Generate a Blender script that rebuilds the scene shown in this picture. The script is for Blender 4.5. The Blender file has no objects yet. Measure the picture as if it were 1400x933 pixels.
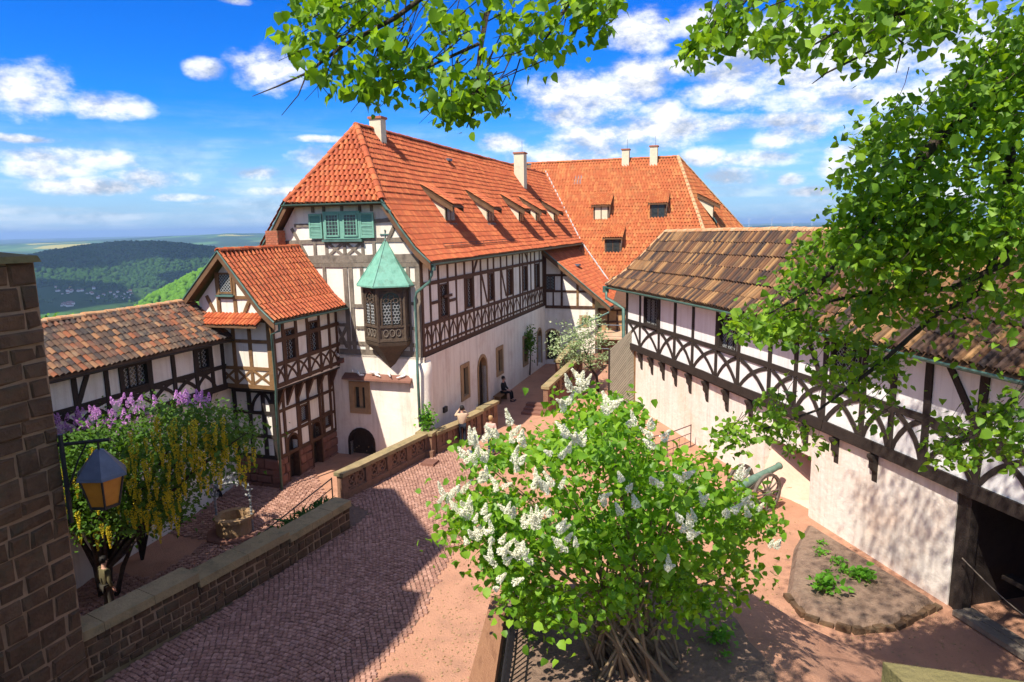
import bpy, math, random
import numpy as np
from mathutils import Vector, Matrix, noise
random.seed(7); rng = np.random.default_rng(7)
R = math.radians
sc = bpy.context.scene
COL = sc.collection

# ---------------------------------------------------------------- camera
F, PIT, ROL, HC = 933.0, R(9.49), R(1.0), 9.5
CAM = np.array([0, 0, HC])
fw = np.array([0, math.cos(PIT), -math.sin(PIT)]); u0 = np.array([0, math.sin(PIT), math.cos(PIT)]); r0 = np.array([1., 0, 0])
rt = math.cos(ROL)*r0 - math.sin(ROL)*u0; up = math.sin(ROL)*r0 + math.cos(ROL)*u0
def ray(x, y):
    d = fw*F + rt*(x-700) + up*(466.5-y); return d/np.linalg.norm(d)
def onz(x, y, z=0.):                       # pixel of the photograph -> point on a level surface
    d = ray(x, y); return Vector(CAM + d*((z-HC)/d[2]))
def atY(x, y, Y):                          # pixel -> point at a distance
    d = ray(x, y); return Vector(CAM + d*(Y/d[1]))
def proj(p):
    q = np.array(p, float) - CAM; k = q.dot(fw)
    return (700 + F*q.dot(rt)/k, 466.5 - F*q.dot(up)/k, k)
cd = bpy.data.cameras.new('camera'); cam = bpy.data.objects.new('camera', cd); COL.objects.link(cam)
cd.sensor_width = 36; cd.lens = F*36/1400; cd.clip_start = .1; cd.clip_end = 60000
cam.matrix_world = Matrix(((rt[0], up[0], -fw[0], 0), (rt[1], up[1], -fw[1], 0), (rt[2], up[2], -fw[2], HC), (0, 0, 0, 1)))
cd.dof.use_dof = True; cd.dof.focus_distance = 24; cd.dof.aperture_fstop = 5.6
sc.camera = cam

# ---------------------------------------------------------------- sun, sky with clouds, exposure
SUN_AZ, SUN_EL = 219.0, 55.0               # clockwise from +Y: behind the camera, to the left
sd = Vector((math.sin(R(SUN_AZ))*math.cos(R(SUN_EL)), math.cos(R(SUN_AZ))*math.cos(R(SUN_EL)), math.sin(R(SUN_EL))))
sl = bpy.data.lights.new('sun', 'SUN'); sl.energy = 4.2; sl.angle = R(.53); sl.color = (1, .93, .82)
so = bpy.data.objects.new('sun', sl); COL.objects.link(so); so.rotation_euler = sd.to_track_quat('Z', 'Y').to_euler(); so.location = (-40, -40, 60)
w = bpy.data.worlds.new('World'); sc.world = w; w.use_nodes = True
NT = w.node_tree; NT.nodes.clear()
def wn(t, **k):
    n = NT.nodes.new(t)
    for a, b in k.items(): setattr(n, a, b)
    return n
def wl(a, b): NT.links.new(a, b)
def wm(op, a, b=None, c=None, clamp=False):
    n = wn('ShaderNodeMath', operation=op, use_clamp=clamp)
    for i, x in enumerate((a, b, c)):
        if x is None: continue
        if isinstance(x, (int, float)): n.inputs[i].default_value = x
        else: wl(x, n.inputs[i])
    return n.outputs[0]
sky = wn('ShaderNodeTexSky', sky_type='NISHITA'); sky.sun_disc = False
sky.sun_elevation = R(SUN_EL); sky.sun_rotation = R(SUN_AZ); sky.altitude = 400; sky.air_density = 1.0; sky.dust_density = .1; sky.ozone_density = 2.2
hs = wn('ShaderNodeHueSaturation'); hs.inputs['Saturation'].default_value = 1.5; hs.inputs['Hue'].default_value = .503; hs.inputs['Value'].default_value = 1.0
wl(sky.outputs[0], hs.inputs['Color'])
tc = wn('ShaderNodeTexCoord'); D = tc.outputs['Generated']
sx = wn('ShaderNodeSeparateXYZ'); wl(D, sx.inputs[0])
# clouds: centres given as directions, edges broken up by noise
blobs = [(1110,95,130,50),(1250,60,150,70),(1180,130,120,24),(1000,100,60,20),(900,175,80,22),(1210,180,60,18),(100,215,90,14),(780,160,60,16),(940,90,40,14),(30,118,52,36),(150,145,44,18),(285,95,26,14),(365,95,48,28),(320,0,20,6),(435,218,36,18),(215,245,48,16),(350,237,34,10),(130,255,70,12),(60,230,55,14),
         (445,190,40,5),(30,190,46,6),(880,40,52,28),(800,128,88,30),(860,115,60,32),(840,190,95,26),(760,215,70,24),(1070,75,120,46),(1180,70,150,60),(1000,125,70,22),(1330,100,110,60),
         (1090,165,105,13),(1010,170,60,12),(1065,188,38,20),(1110,176,28,16),(1040,216,54,12),(1150,225,26,18),(1000,243,46,15),(1080,246,16,8),(960,215,30,13),(1160,205,30,9),(1060,215,36,9),
         (690,195,40,12),(905,150,30,16),(900,260,60,10),(1250,230,60,20),(1300,270,80,14),(960,30,50,22),(1110,262,30,7),(530,250,60,14),(390,262,50,7),(250,270,40,6)]
acc = None
for (x, y, rx, ry) in blobs:
    c = ray(x, y); az = math.atan2(c[0], c[1]); ri = np.array([math.cos(az), -math.sin(az), 0]); ui = np.cross(ri, c)
    k = np.dot(c, fw)
    va = wn('ShaderNodeVectorMath', operation='DOT_PRODUCT'); wl(D, va.inputs[0]); va.inputs[1].default_value = tuple(ri*F/k/rx)
    vb = wn('ShaderNodeVectorMath', operation='DOT_PRODUCT'); wl(D, vb.inputs[0]); vb.inputs[1].default_value = tuple(ui*F/k/ry)
    e = wm('MULTIPLY_ADD', va.outputs['Value'], va.outputs['Value'], wm('MULTIPLY', vb.outputs['Value'], vb.outputs['Value']))
    acc = e if acc is None else wm('MINIMUM', acc, e)
def wnoise(scale, detail, rough, off=(0, 0, 0), st=(1, 1, 1)):
    m = wn('ShaderNodeMapping'); wl(D, m.inputs[0]); m.inputs['Location'].default_value = off; m.inputs['Scale'].default_value = st
    n = wn('ShaderNodeTexNoise'); wl(m.outputs[0], n.inputs['Vector']); n.inputs['Scale'].default_value = scale; n.inputs['Detail'].default_value = detail; n.inputs['Roughness'].default_value = rough
    return n.outputs[0]
n1 = wnoise(17, 12, .64, (0, 0, 0), (1, 1, 1.8)); n2 = wnoise(17, 5, .6, (-.012, -.008, .035), (1, 1, 1.8))
gen = wnoise(4.0, 3, .5, (3.1, 1.7, 0), (1, 1, 2.2))
elev = sx.outputs['Z']
base = wm('SUBTRACT', 1.0, wm('MINIMUM', acc, 4.0))                         # placed clouds
hi = wm('MULTIPLY', wm('SUBTRACT', gen, .47), 9.0)                          # and the same kind of cloud elsewhere
infr = wm('MULTIPLY', wm('GREATER_THAN', sx.outputs['Y'], .62), wm('LESS_THAN', elev, .46))
hi = wm('SUBTRACT', hi, wm('MULTIPLY', infr, 5.0))
dens = wm('ADD', wm('MAXIMUM', base, hi), wm('MULTIPLY', wm('SUBTRACT', n1, .47), 4.6))
mr = wn('ShaderNodeMapRange', interpolation_type='SMOOTHSTEP'); wl(dens, mr.inputs['Value']); mr.inputs['From Min'].default_value = -.55; mr.inputs['From Max'].default_value = 1.5
band = wnoise(5.5, 6, .6, (0, 0, 0), (1, 1, 9.0)); hor = wn('ShaderNodeMapRange', interpolation_type='SMOOTHSTEP'); wl(elev, hor.inputs['Value']); hor.inputs['From Min'].default_value = .17; hor.inputs['From Max'].default_value = .0                           # thin veil near the horizon
bm = wn('ShaderNodeMapRange', interpolation_type='SMOOTHSTEP'); wl(elev, bm.inputs['Value']); bm.inputs['From Min'].default_value = .2; bm.inputs['From Max'].default_value = .02
bb = wn('ShaderNodeMapRange', interpolation_type='SMOOTHSTEP'); wl(band, bb.inputs['Value']); bb.inputs['From Min'].default_value = .38; bb.inputs['From Max'].default_value = .68
veil = wm('MULTIPLY', wm('MULTIPLY', bm.outputs[0], bb.outputs[0]), .42)
cov = wm('MAXIMUM', wm('MULTIPLY', mr.outputs[0], .97), veil)
shade = wm('ADD', .56, wm('MULTIPLY', wm('SUBTRACT', n1, n2), 4.2), clamp=True)
cr = wn('ShaderNodeMixRGB'); wl(shade, cr.inputs[0]); cr.inputs[1].default_value = (2.7, 3.05, 3.7, 1); cr.inputs[2].default_value = (6.6, 6.6, 6.6, 1)
mx = wn('ShaderNodeMixRGB'); wl(cov, mx.inputs[0]); hx = wn('ShaderNodeMixRGB'); wl(wm('MULTIPLY', hor.outputs[0], .85), hx.inputs[0]); tn = wn('ShaderNodeMixRGB', blend_type='MULTIPLY'); tn.inputs[0].default_value = 1; wl(hs.outputs[0], tn.inputs[1]); tn.inputs[2].default_value = (.12, .58, 1.06, 1); wl(tn.outputs[0], hx.inputs[1]); hx.inputs[2].default_value = (2.7, 3.7, 5.0, 1); wl(hx.outputs[0], mx.inputs[1]); wl(cr.outputs[0], mx.inputs[2])
bg = wn('ShaderNodeBackground'); bg.inputs['Strength'].default_value = .1; wl(mx.outputs[0], bg.inputs['Color'])
wo = wn('ShaderNodeOutputWorld'); wl(bg.outputs[0], wo.inputs['Surface'])
vs = sc.view_settings; vs.view_transform = 'Standard'; vs.look = 'None'; vs.gamma = 1; vs.exposure = .95; vs.use_curve_mapping = False
sc.cycles.max_bounces = 6; sc.cycles.diffuse_bounces = 3; sc.cycles.glossy_bounces = 2; sc.cycles.transmission_bounces = 4; sc.cycles.volume_bounces = 0
sc.cycles.use_denoising = True; sc.cycles.caustics_reflective = False; sc.cycles.caustics_refractive = False

# ---------------------------------------------------------------- materials (procedural)
MATS = {}
def M(name, cols, scale=3., rough=.85, bump=0., bscale=None, island=0., stretch=None, detail=5, dirt=None, transl=0., metal=0., spec=.3, contrast=1., streak=0.):
    if name in MATS: return MATS[name]
    m = bpy.data.materials.new(name); m.use_nodes = True; nt = m.node_tree; nd = nt.nodes; L = nt.links.new
    b = nd['Principled BSDF']; b.inputs['Roughness'].default_value = rough; b.inputs['Metallic'].default_value = metal
    b.inputs['Specular IOR Level'].default_value = spec
    g = nd.new('ShaderNodeNewGeometry'); mp = nd.new('ShaderNodeMapping'); L(g.outputs['Position'], mp.inputs[0])
    if stretch: mp.inputs['Scale'].default_value = stretch
    nz = nd.new('ShaderNodeTexNoise'); L(mp.outputs[0], nz.inputs['Vector']); nz.inputs['Scale'].default_value = scale; nz.inputs['Detail'].default_value = detail; nz.inputs['Roughness'].default_value = .62
    fac = nz.outputs[0]
    mr_ = nd.new('ShaderNodeMapRange'); L(fac, mr_.inputs['Value']); h = .24/contrast; mr_.inputs['From Min'].default_value = .5-h; mr_.inputs['From Max'].default_value = .5+h; fac = mr_.outputs[0]
    if island:
        oi = nd.new('ShaderNodeObjectInfo'); ad = nd.new('ShaderNodeMath'); ad.operation = 'ADD'; L(g.outputs['Random Per Island'], ad.inputs[0]); L(oi.outputs['Random'], ad.inputs[1])
        fr = nd.new('ShaderNodeMath'); fr.operation = 'FRACT'; L(ad.outputs[0], fr.inputs[0])
        mi = nd.new('ShaderNodeMix'); mi.inputs[0].default_value = island; L(fac, mi.inputs[2]); L(fr.outputs[0], mi.inputs[3]); fac = mi.outputs[0]
    cr_ = nd.new('ShaderNodeValToRGB'); L(fac, cr_.inputs[0]); els = cr_.color_ramp.elements
    while len(els) < len(cols): els.new(.5)
    for i, c in enumerate(cols): els[i].position = i/max(1, len(cols)-1); els[i].color = (*c, 1)
    col = cr_.outputs[0]
    if dirt:                                    # (colour, scale, amount): blotches of wear with a shape of their own
        dn = nd.new('ShaderNodeTexNoise'); L(g.outputs['Position'], dn.inputs['Vector']); dn.inputs['Scale'].default_value = dirt[1]; dn.inputs['Detail'].default_value = 7; dn.inputs['Roughness'].default_value = .7
        dm = nd.new('ShaderNodeMapRange'); L(dn.outputs[0], dm.inputs['Value']); dm.inputs['From Min'].default_value = .5; dm.inputs['From Max'].default_value = .72; dm.inputs['To Max'].default_value = dirt[2]
        mc = nd.new('ShaderNodeMixRGB'); L(dm.outputs[0], mc.inputs[0]); L(col, mc.inputs[1]); mc.inputs[2].default_value = (*dirt[0], 1); col = mc.outputs[0]
    if streak:                                  # rain streaks
        sm = nd.new('ShaderNodeMapping'); L(g.outputs['Position'], sm.inputs[0]); sm.inputs['Scale'].default_value = (2.6, 2.6, .16)
        sn = nd.new('ShaderNodeTexNoise'); L(sm.outputs[0], sn.inputs['Vector']); sn.inputs['Scale'].default_value = 1.6; sn.inputs['Detail'].default_value = 8; sn.inputs['Roughness'].default_value = .7
        sr_ = nd.new('ShaderNodeMapRange'); L(sn.outputs[0], sr_.inputs['Value']); sr_.inputs['From Min'].default_value = .48; sr_.inputs['From Max'].default_value = .75; sr_.inputs['To Max'].default_value = streak
        sc_ = nd.new('ShaderNodeMixRGB'); L(sr_.outputs[0], sc_.inputs[0]); L(col, sc_.inputs[1]); sc_.inputs[2].default_value = (.30, .23, .17, 1); col = sc_.outputs[0]
    L(col, b.inputs['Base Color'])
    if bump:
        bn = nd.new('ShaderNodeTexNoise'); L(mp.outputs[0], bn.inputs['Vector']); bn.inputs['Scale'].default_value = bscale or scale*4; bn.inputs['Detail'].default_value = 6; bn.inputs['Roughness'].default_value = .65
        bp = nd.new('ShaderNodeBump'); bp.inputs['Strength'].default_value = bump; bp.inputs['Distance'].default_value = .05; L(bn.outputs[0], bp.inputs['Height']); L(bp.outputs[0], b.inputs['Normal'])
    if transl:
        tr = nd.new('ShaderNodeBsdfTranslucent'); hsv = nd.new('ShaderNodeHueSaturation'); hsv.inputs['Value'].default_value = 1.9; hsv.inputs['Hue'].default_value = .485; hsv.inputs['Saturation'].default_value = 1.05; L(col, hsv.inputs['Color']); L(hsv.outputs[0], tr.inputs[0])
        mx_ = nd.new('ShaderNodeMixShader'); mx_.inputs[0].default_value = transl; L(b.outputs[0], mx_.inputs[1]); L(tr.outputs[0], mx_.inputs[2]); L(mx_.outputs[0], nd['Material Output'].inputs['Surface'])
    MATS[name] = m; return m
m_orange = M('orange_clay_tile', [(.24, .048, .018), (.45, .105, .035), (.36, .075, .026), (.52, .15, .05), (.30, .058, .022)], 1.3, .72, .15, 30, island=.62, dirt=((.16, .05, .03), 2.1, .55))
m_orange2 = M('weathered_orange_tile', [(.31, .075, .026), (.46, .135, .045), (.38, .095, .032), (.52, .19, .062), (.27, .065, .028)], .9, .75, .15, 30, island=.55, dirt=((.26, .13, .05), 1.4, .6))
m_brown = M('old_brown_tile', [(.026, .02, .019), (.14, .064, .03), (.05, .03, .022), (.24, .12, .048), (.09, .045, .027), (.03, .022, .022), (.31, .17, .07), (.07, .038, .026)], 1.2, .8, .3, 25, island=.85)
m_darkt = M('dark_mixed_tile', [(.022, .02, .022), (.055, .038, .032), (.26, .085, .035), (.036, .03, .03), (.12, .065, .038), (.024, .022, .025), (.30, .145, .065), (.04, .032, .032)], 1.5, .75, .3, 25, island=.85, dirt=((.35, .26, .16), 3, .5))
m_ridge = M('mortared_ridge_tile', [(.45, .17, .07), (.55, .30, .14), (.48, .38, .22)], 4, .85, .4, 30, island=.4, dirt=((.42, .44, .36), 5, .6))
m_white = M('white_plaster', [(.74, .68, .58), (.83, .79, .71)], .9, .92, .25, 9, dirt=((.58, .47, .37), 1.1, .45), streak=.42)
m_gable = M('gable_plaster', [(.74, .66, .55), (.84, .78, .68)], .8, .92, .25, 9, dirt=((.60, .50, .38), 1.5, .4), streak=.42)
m_pink = M('pink_plaster', [(.75, .66, .55), (.82, .76, .66)], .6, .93, .35, 5, dirt=((.56, .40, .32), .8, .55), streak=.42)
m_galw = M('bright_plaster', [(.72, .64, .55), (.81, .76, .69)], .5, .93, .7, 4, dirt=((.74, .52, .38), .45, .75), streak=.42)
m_tim_g = M('grey_weathered_timber', [(.06, .05, .04), (.22, .18, .14), (.11, .09, .07)], 3, .85, .5, 20, stretch=(1, 1, .5), island=.25)
m_tim_b = M('brown_timber', [(.042, .02, .012), (.10, .05, .028), (.062, .03, .018)], 4, .75, .35, 24, island=.35)
m_tim_s = M('ochre_timber', [(.12, .06, .025), (.22, .12, .05), (.08, .04, .02)], 4, .75, .35, 24, island=.35)
m_tim_d = M('dark_timber', [(.012, .009, .008), (.036, .026, .021), (.02, .015, .012)], 4, .75, .5, 24, island=.35)
m_oak = M('oriel_oak', [(.05, .035, .025), (.13, .09, .06)], 6, .7, .5, 25, island=.3)
m_rafter = M('rafter_wood', [(.10, .05, .025), (.19, .10, .05)], 3, .8, .3, 20)
m_copper = M('verdigris_copper', [(.085, .25, .18), (.17, .39, .29), (.12, .32, .235)], 2.2, .55, .15, 12, dirt=((.10, .12, .08), 3, .6), spec=.4)
m_gutter = M('gutter_copper', [(.035, .085, .075), (.11, .21, .17)], 3, .5, .1, 12, spec=.5)
m_shut = M('green_painted_wood', [(.13, .30, .23), (.18, .38, .29)], 5, .6, .1, 20)
m_glass = M('leaded_glass', [(.012, .015, .016), (.05, .058, .055)], 5, .12, .25, 14, spec=.7)
m_lead = M('lead_came', [(.30, .31, .31), (.42, .42, .40)], 6, .5)
m_sand = M('sandstone', [(.24, .14, .07), (.38, .25, .13), (.31, .19, .10)], 3, .9, .5, 18, island=.35)
m_cope = M('mossy_coping', [(.15, .12, .06), (.32, .24, .12), (.22, .16, .085)], 2.2, .92, .6, 16, island=.25, dirt=((.10, .11, .06), 2.5, .7))
m_stone = M('brown_rubble_stone', [(.055, .030, .016), (.15, .085, .045), (.09, .052, .028), (.20, .12, .068)], 3.5, .92, .9, 14, island=.5, dirt=((.07, .075, .045), 2.2, .6))
m_mort = M('mortar', [(.26, .165, .095), (.36, .24, .145)], 4, .95, .6, 20)
m_redst = M('red_sandstone', [(.15, .065, .045), (.25, .12, .085)], 4, .9, .5, 18, island=.4)
m_bal = M('balustrade_stone', [(.13, .065, .042), (.24, .13, .08), (.18, .09, .06)], 3, .9, .5, 18, island=.3, dirt=((.07, .06, .04), 3, .5))
m_sett = M('porphyry_sett', [(.19, .095, .065), (.37, .20, .14), (.26, .13, .092), (.45, .25, .18), (.30, .175, .135)], 2, .7, .5, 30, island=.75)
m_joint = M('sett_joint', [(.10, .065, .045), (.19, .12, .085)], 6, .95, .4, 30)
m_dirt = M('red_gravel', [(.36, .175, .105), (.48, .25, .155), (.42, .21, .13)], .7, .95, .9, 22, dirt=((.26, .15, .10), .9, .6), detail=9)
m_soil = M('garden_soil', [(.10, .062, .042), (.25, .165, .115), (.16, .105, .075)], 2.2, .95, 1., 16, detail=9, dirt=((.33, .25, .18), 6, .5))
m_iron = M('black_iron', [(.012, .012, .014), (.03, .03, .032)], 8, .5, .1, 30, spec=.5)
m_grey_iron = M('grey_iron', [(.15, .155, .15), (.30, .30, .29)], 14, .5, .3, 40, spec=.5)
m_rust = M('rusty_iron', [(.09, .055, .05), (.16, .10, .09)], 8, .7)
m_beam = M('red_brown_beam', [(.17, .075, .04), (.31, .155, .085), (.24, .11, .06)], 3, .8, .5, 26, stretch=(4, .6, 4))
m_slat = M('silvered_slat', [(.20, .17, .125), (.33, .29, .22)], 5, .85, .3, 20, island=.5)
m_brick = M('red_brick', [(.32, .10, .055), (.46, .17, .09)], 6, .9, .4, 30, island=.5)
m_chim = M('cream_render', [(.62, .52, .36), (.74, .65, .48)], 2, .92, .3, 14, dirt=((.35, .29, .2), 2, .5))
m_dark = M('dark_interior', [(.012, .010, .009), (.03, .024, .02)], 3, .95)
m_door = M('dark_oak_door', [(.022, .016, .012), (.06, .042, .03)], 5, .7, .4, 20, stretch=(6, 6, .6))
m_amber = M('amber_lantern_glass', [(.42, .15, .015), (.55, .22, .025)], 5, .35, .1, 14, spec=.6)
m_zinc = M('blue_grey_zinc', [(.055, .07, .10), (.11, .13, .175)], 3, .42, .1, 20, spec=.6)
m_bronze = M('verdigris_bronze', [(.07, .13, .095), (.16, .25, .19)], 6, .5, .2, 20, spec=.5)
m_wheel = M('weathered_wheel_wood', [(.07, .055, .045), (.20, .16, .125)], 8, .8, .3, 30)
m_bark = M('bark', [(.03, .022, .016), (.085, .062, .045)], 8, .92, .9, 20)
m_stem = M('lilac_stem', [(.16, .11, .06), (.32, .23, .13)], 9, .9, .6, 25)
m_linden = M('linden_leaf', [(.03, .085, .006), (.15, .29, .018), (.075, .175, .012), (.24, .40, .028), (.11, .24, .016)], 2.2, .5, island=.7, transl=.42, spec=.35)  # darkest greens put crown shade into random leaves
m_lilacl = M('lilac_leaf', [(.035, .10, .006), (.16, .33, .02), (.085, .21, .014), (.25, .43, .03), (.12, .27, .018)], 2.2, .45, island=.7, transl=.46, spec=.4)  # darkest leaf tones stand in for shaded gaps in the bush
m_labl = M('laburnum_leaf', [(.025, .07, .008), (.09, .19, .018), (.05, .12, .012)], 2.5, .55, island=.7, transl=.35)
m_palel = M('variegated_leaf', [(.13, .22, .07), (.28, .36, .17), (.46, .50, .33)], 5, .6, island=.8, transl=.3)
m_bed = M('bed_plant_leaf', [(.06, .20, .015), (.15, .36, .03)], 6, .5, island=.6, transl=.35)
m_dkl = M('iris_leaf', [(.03, .085, .018), (.08, .18, .03)], 6, .5, island=.6, transl=.3)
m_fwhite = M('white_lilac_flower', [(.62, .60, .44), (.80, .79, .68)], 14, .7, island=.6, transl=.25)
m_fpurp = M('purple_lilac_flower', [(.34, .14, .42), (.66, .36, .62), (.48, .22, .52)], 10, .7, island=.7, transl=.25)
m_fyel = M('laburnum_flower', [(.48, .38, .02), (.72, .60, .04)], 12, .7, island=.6, transl=.3)
m_moss = M('mossy_stone', [(.10, .095, .03), (.18, .15, .06), (.14, .125, .04)], 4, .95, .6, 20)

# ---------------------------------------------------------------- mesh helpers
class MB:
    def __init__(s): s.v = []; s.f = []
    def add(s, vs_, fs):
        n = len(s.v); s.v += [tuple(p) for p in vs_]; s.f += [tuple(i+n for i in f) for f in fs]; return s
    def box(s, x0, x1, y0, y1, z0, z1):
        return s.hexa([(x0, y0, z0), (x1, y0, z0), (x1, y1, z0), (x0, y1, z0), (x0, y0, z1), (x1, y0, z1), (x1, y1, z1), (x0, y1, z1)])
    def hexa(s, p): return s.add(p, [(3, 2, 1, 0), (4, 5, 6, 7), (0, 1, 5, 4), (1, 2, 6, 5), (2, 3, 7, 6), (3, 0, 4, 7)])
    def prism(s, poly, vec):
        n = len(poly); vec = Vector(vec); a = [Vector(p) for p in poly]
        return s.add(a+[p+vec for p in a], [tuple(range(n-1, -1, -1)), tuple(range(n, 2*n))]+[(i, (i+1) % n, n+(i+1) % n, n+i) for i in range(n)])
    def quad(s, a, b, c, d): return s.add([a, b, c, d], [(0, 1, 2, 3)])
    def tube(s, pts, rad, n=6, cap=True):
        pts = [Vector(p) for p in pts]; m = len(pts)
        if isinstance(rad, (int, float)): rad = [rad]*m
        vs_ = []; ref = Vector((.31, .2, .93))
        for i, p in enumerate(pts):
            t = (pts[min(i+1, m-1)]-pts[max(i-1, 0)]).normalized()
            a = t.cross(ref)
            if a.length < .1: a = t.cross(Vector((1, 0, 0)))
            a.normalize(); b = t.cross(a)
            for k in range(n):
                an = 2*math.pi*k/n; vs_.append(p+(a*math.cos(an)+b*math.sin(an))*rad[i])
        fs = [(i*n+k, i*n+(k+1) % n, (i+1)*n+(k+1) % n, (i+1)*n+k) for i in range(m-1) for k in range(n)]
        if cap: fs += [tuple(range(n-1, -1, -1)), tuple(range((m-1)*n, m*n))]
        return s.add(vs_, fs)
    def lathe(s, prof, n=12, c=(0, 0, 0)):
        vs_ = [(c[0]+r*math.cos(2*math.pi*k/n), c[1]+r*math.sin(2*math.pi*k/n), c[2]+z) for r, z in prof for k in range(n)]
        fs = [(i*n+k, i*n+(k+1) % n, (i+1)*n+(k+1) % n, (i+1)*n+k) for i in range(len(prof)-1) for k in range(n)]
        return s.add(vs_, fs+[tuple(range(n-1, -1, -1)), tuple(range((len(prof)-1)*n, len(prof)*n))])
    def mesh(s, mat, smooth=False):
        me = bpy.data.meshes.new('m'); me.from_pydata(s.v, [], s.f); me.update()
        if mat: me.materials.append(mat)
        if smooth: me.shade_smooth()
        return me
    def obj(s, name, mat, parent=None, smooth=False): return link(name, s.mesh(mat, smooth), parent)
def link(name, me, parent=None, mat4=None):
    o = bpy.data.objects.new(name, me); COL.objects.link(o)
    if parent is not None: o.parent = parent
    if mat4 is not None: o.matrix_local = mat4
    return o
def tag(o, label, cat, group=None):
    o['label'] = label; o['category'] = cat
    if group: o['group'] = group
    return o
def thing(name, label, cat, loc=(0, 0, 0), rz=0., group=None):
    o = bpy.data.objects.new(name, None); COL.objects.link(o); o.location = loc; o.rotation_euler = (0, 0, rz)
    return tag(o, label, cat, group)
def struct(o, kind='structure'): o['kind'] = kind; return o
def rnd(a, b): return random.uniform(a, b)
def npmesh(name, V, faces_per, mat, parent=None, smooth=False):
    """V: (N,k,3) vertices of N copies, faces_per: list of index tuples in one copy"""
    N, k = V.shape[:2]; flat = V.reshape(-1, 3)
    loops = []; starts = []; tot = []
    base = np.concatenate([np.array(f) for f in faces_per]); ln = np.array([len(f) for f in faces_per])
    idx = (base[None, :]+(np.arange(N)*k)[:, None]).ravel()
    tot = np.tile(ln, N); st = np.concatenate([[0], np.cumsum(tot)[:-1]])
    me = bpy.data.meshes.new('m'); me.vertices.add(len(flat)); me.vertices.foreach_set('co', flat.ravel().astype(np.float32))
    me.loops.add(len(idx)); me.loops.foreach_set('vertex_index', idx.astype(np.int32))
    me.polygons.add(len(tot)); me.polygons.foreach_set('loop_start', st.astype(np.int32)); me.polygons.foreach_set('loop_total', tot.astype(np.int32))
    me.update(); me.validate(); me.materials.append(mat)
    me.shade_smooth() if smooth else me.shade_flat()
    return link(name, me, parent)

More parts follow.
